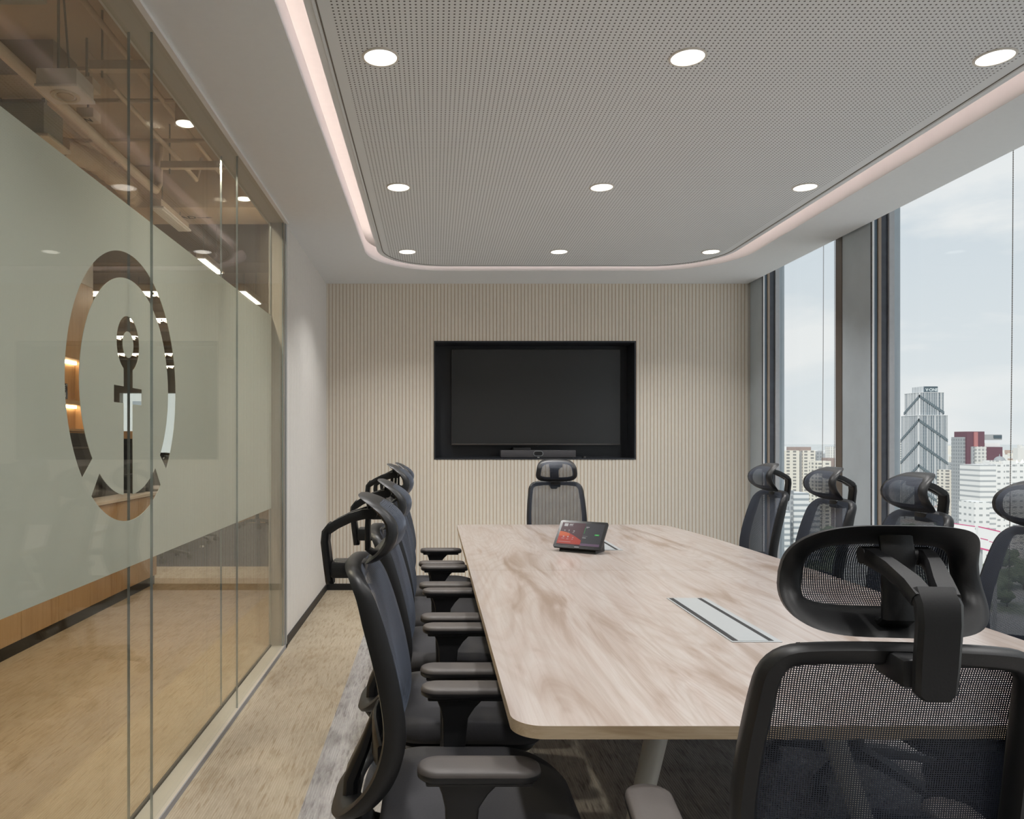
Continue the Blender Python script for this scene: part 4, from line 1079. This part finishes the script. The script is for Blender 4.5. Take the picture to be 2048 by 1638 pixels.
for k in range(16):
    a = random.random()*2*PI; r = random.random()**.5*3.2
    b.ball((r*math.cos(a), r*math.sin(a), 5.5+random.uniform(-1.6, 2.2)), random.uniform(1.4, 2.3), 2)
for v in b.bm.verts: v.co += Vector((random.uniform(-.3, .3), random.uniform(-.3, .3), random.uniform(-.3, .3)))
tr0 = empty('city_tree', (0, 0, GZ)); b.build('crown', 'leafs', tr0, smooth=False); B().cyl((0, 0, 0), (0, 0, 5), .4, .25, 8).build('trunk', 'bark', tr0)
spots = []
def spot(n, a, c, d0, d1):
    got = 0
    for _ in range(4000):
        px, d = random.uniform(a, c), random.uniform(d0, d1)
        if any(abs(cx(px, d)-cx(p, q_)) < 10.5 and abs(d-q_) < 10.5 for p, q_ in spots): continue
        if any(x0_-6 < cx(px, d) < x1_+6 and y0_-6 < d < y1_+6 for x0_, x1_, y0_, y1_ in FOOT): continue
        spots.append((px, d)); got += 1
        if got == n: break
spot(34, 1560, 1668, 330, 600); spot(22, 1790, 2040, 520, 760); spot(12, 1960, 2060, 330, 470)
for i, (px, d) in enumerate(spots):
    o = tr0 if i == 0 else copy_tree(tr0)
    s = random.uniform(.9, 1.25); o.location = (cx(px, d), d, GZ); o.scale = (s, s, s*random.uniform(.8, 1.1)); o.rotation_euler = (0, 0, random.random()*6)
    tag(o, 'green street tree far below among the city roofs', 'tree', 'street trees below the windows')
mats_far = [WH, W1, W2, GR, W4, plain('far_roof', (.55, .42, .36), .8)]
base_far = []
for k, mt in enumerate(mats_far):
    o = B().box(-.5, .5, -.5, .5, 0, 1).build('distant_building', mt, smooth=False); base_far.append(o)
used = set()
random.seed(11)
for i in range(210):
    while True:
        px = random.uniform(1560, 1672) if i % 3 == 0 else random.uniform(1786, 2060)
        d = 900*(1+random.random()**1.3*5.5); X_ = cx(px, d)
        if all(not (x0_-19 < X_ < x1_+19 and y0_-17 < d < y1_+17) for x0_, x1_, y0_, y1_ in FOOT): break
    FOOT.append((X_-17, X_+17, d-15, d+15))
    j = i % len(base_far)
    if j in used: o = base_far[j].copy(); COL.objects.link(o)
    else: o = base_far[j]; used.add(j)
    h = random.choice((8, 10, 12, 14, 20, 26)) if random.random() < .85 else random.uniform(35, 55)
    o.location = (cx(px, d), d, GZ); o.scale = (random.uniform(12, 34), random.uniform(12, 30), h); o.rotation_euler = (0, 0, 0)
    tag(o, 'small pale building in the distant hazy city', 'building', 'distant low city buildings')
e = tower('apartment_block', 'white apartment block seen through the far office window behind the logo', 'building', 60, [('front', 200, 420, 730, None, 10, 0, facade('near_block', (.78, .78, .77), (.40, .43, .46), 3.4, 3.0, .5, .5))])
# ------------------------------------------------------------------ sky and sun
w = bpy.data.worlds.new('sky'); S.world = w; w.use_nodes = True; nt = w.node_tree
bg = nt.nodes['Background']
tcw = nt.nodes.new('ShaderNodeTexCoord'); mp = nt.nodes.new('ShaderNodeMapping'); mp.inputs['Scale'].default_value = (2.2, 2.2, 6.5)
mp.inputs['Location'].default_value = (.3, .1, .45)
nt.links.new(tcw.outputs['Generated'], mp.inputs[0])
n1 = noise(nt, mp.outputs[0], 1.5, 6, .55, .3)
s = sep(nt, tcw.outputs['Generated'])
grad = ramp(nt, s[2], [(0., (.72, .765, .79)), (.06, (.72, .77, .80)), (.3, (.60, .675, .74)), (1., (.52, .62, .73))])
cl = maprange(nt, n1, .46, .62)
col = mixc(nt, mathn(nt, 'MULTIPLY', cl, .75), grad, (.86, .87, .87))
nt.links.new(col, bg.inputs[0]); bg.inputs[1].default_value = 1.04
sun = bpy.data.lights.new('sun', 'SUN'); so = bpy.data.objects.new('sun', sun); COL.objects.link(so)
sun.energy = 2.2; sun.angle = .02; sun.color = (1, .95, .88)
so.rotation_euler = Vector((.45, .62, -.75)).to_track_quat('-Z', 'Y').to_euler()
# ------------------------------------------------------------------ view
S.view_settings.view_transform = 'Standard'; S.view_settings.look = 'None'; S.view_settings.gamma = 1; S.view_settings.exposure = 0
S.view_settings.use_curve_mapping = False
cy = S.cycles
cy.max_bounces = 10; cy.diffuse_bounces = 5; cy.glossy_bounces = 4; cy.transparent_max_bounces = 32; cy.transmission_bounces = 6
cy.caustics_reflective = False; cy.caustics_refractive = False
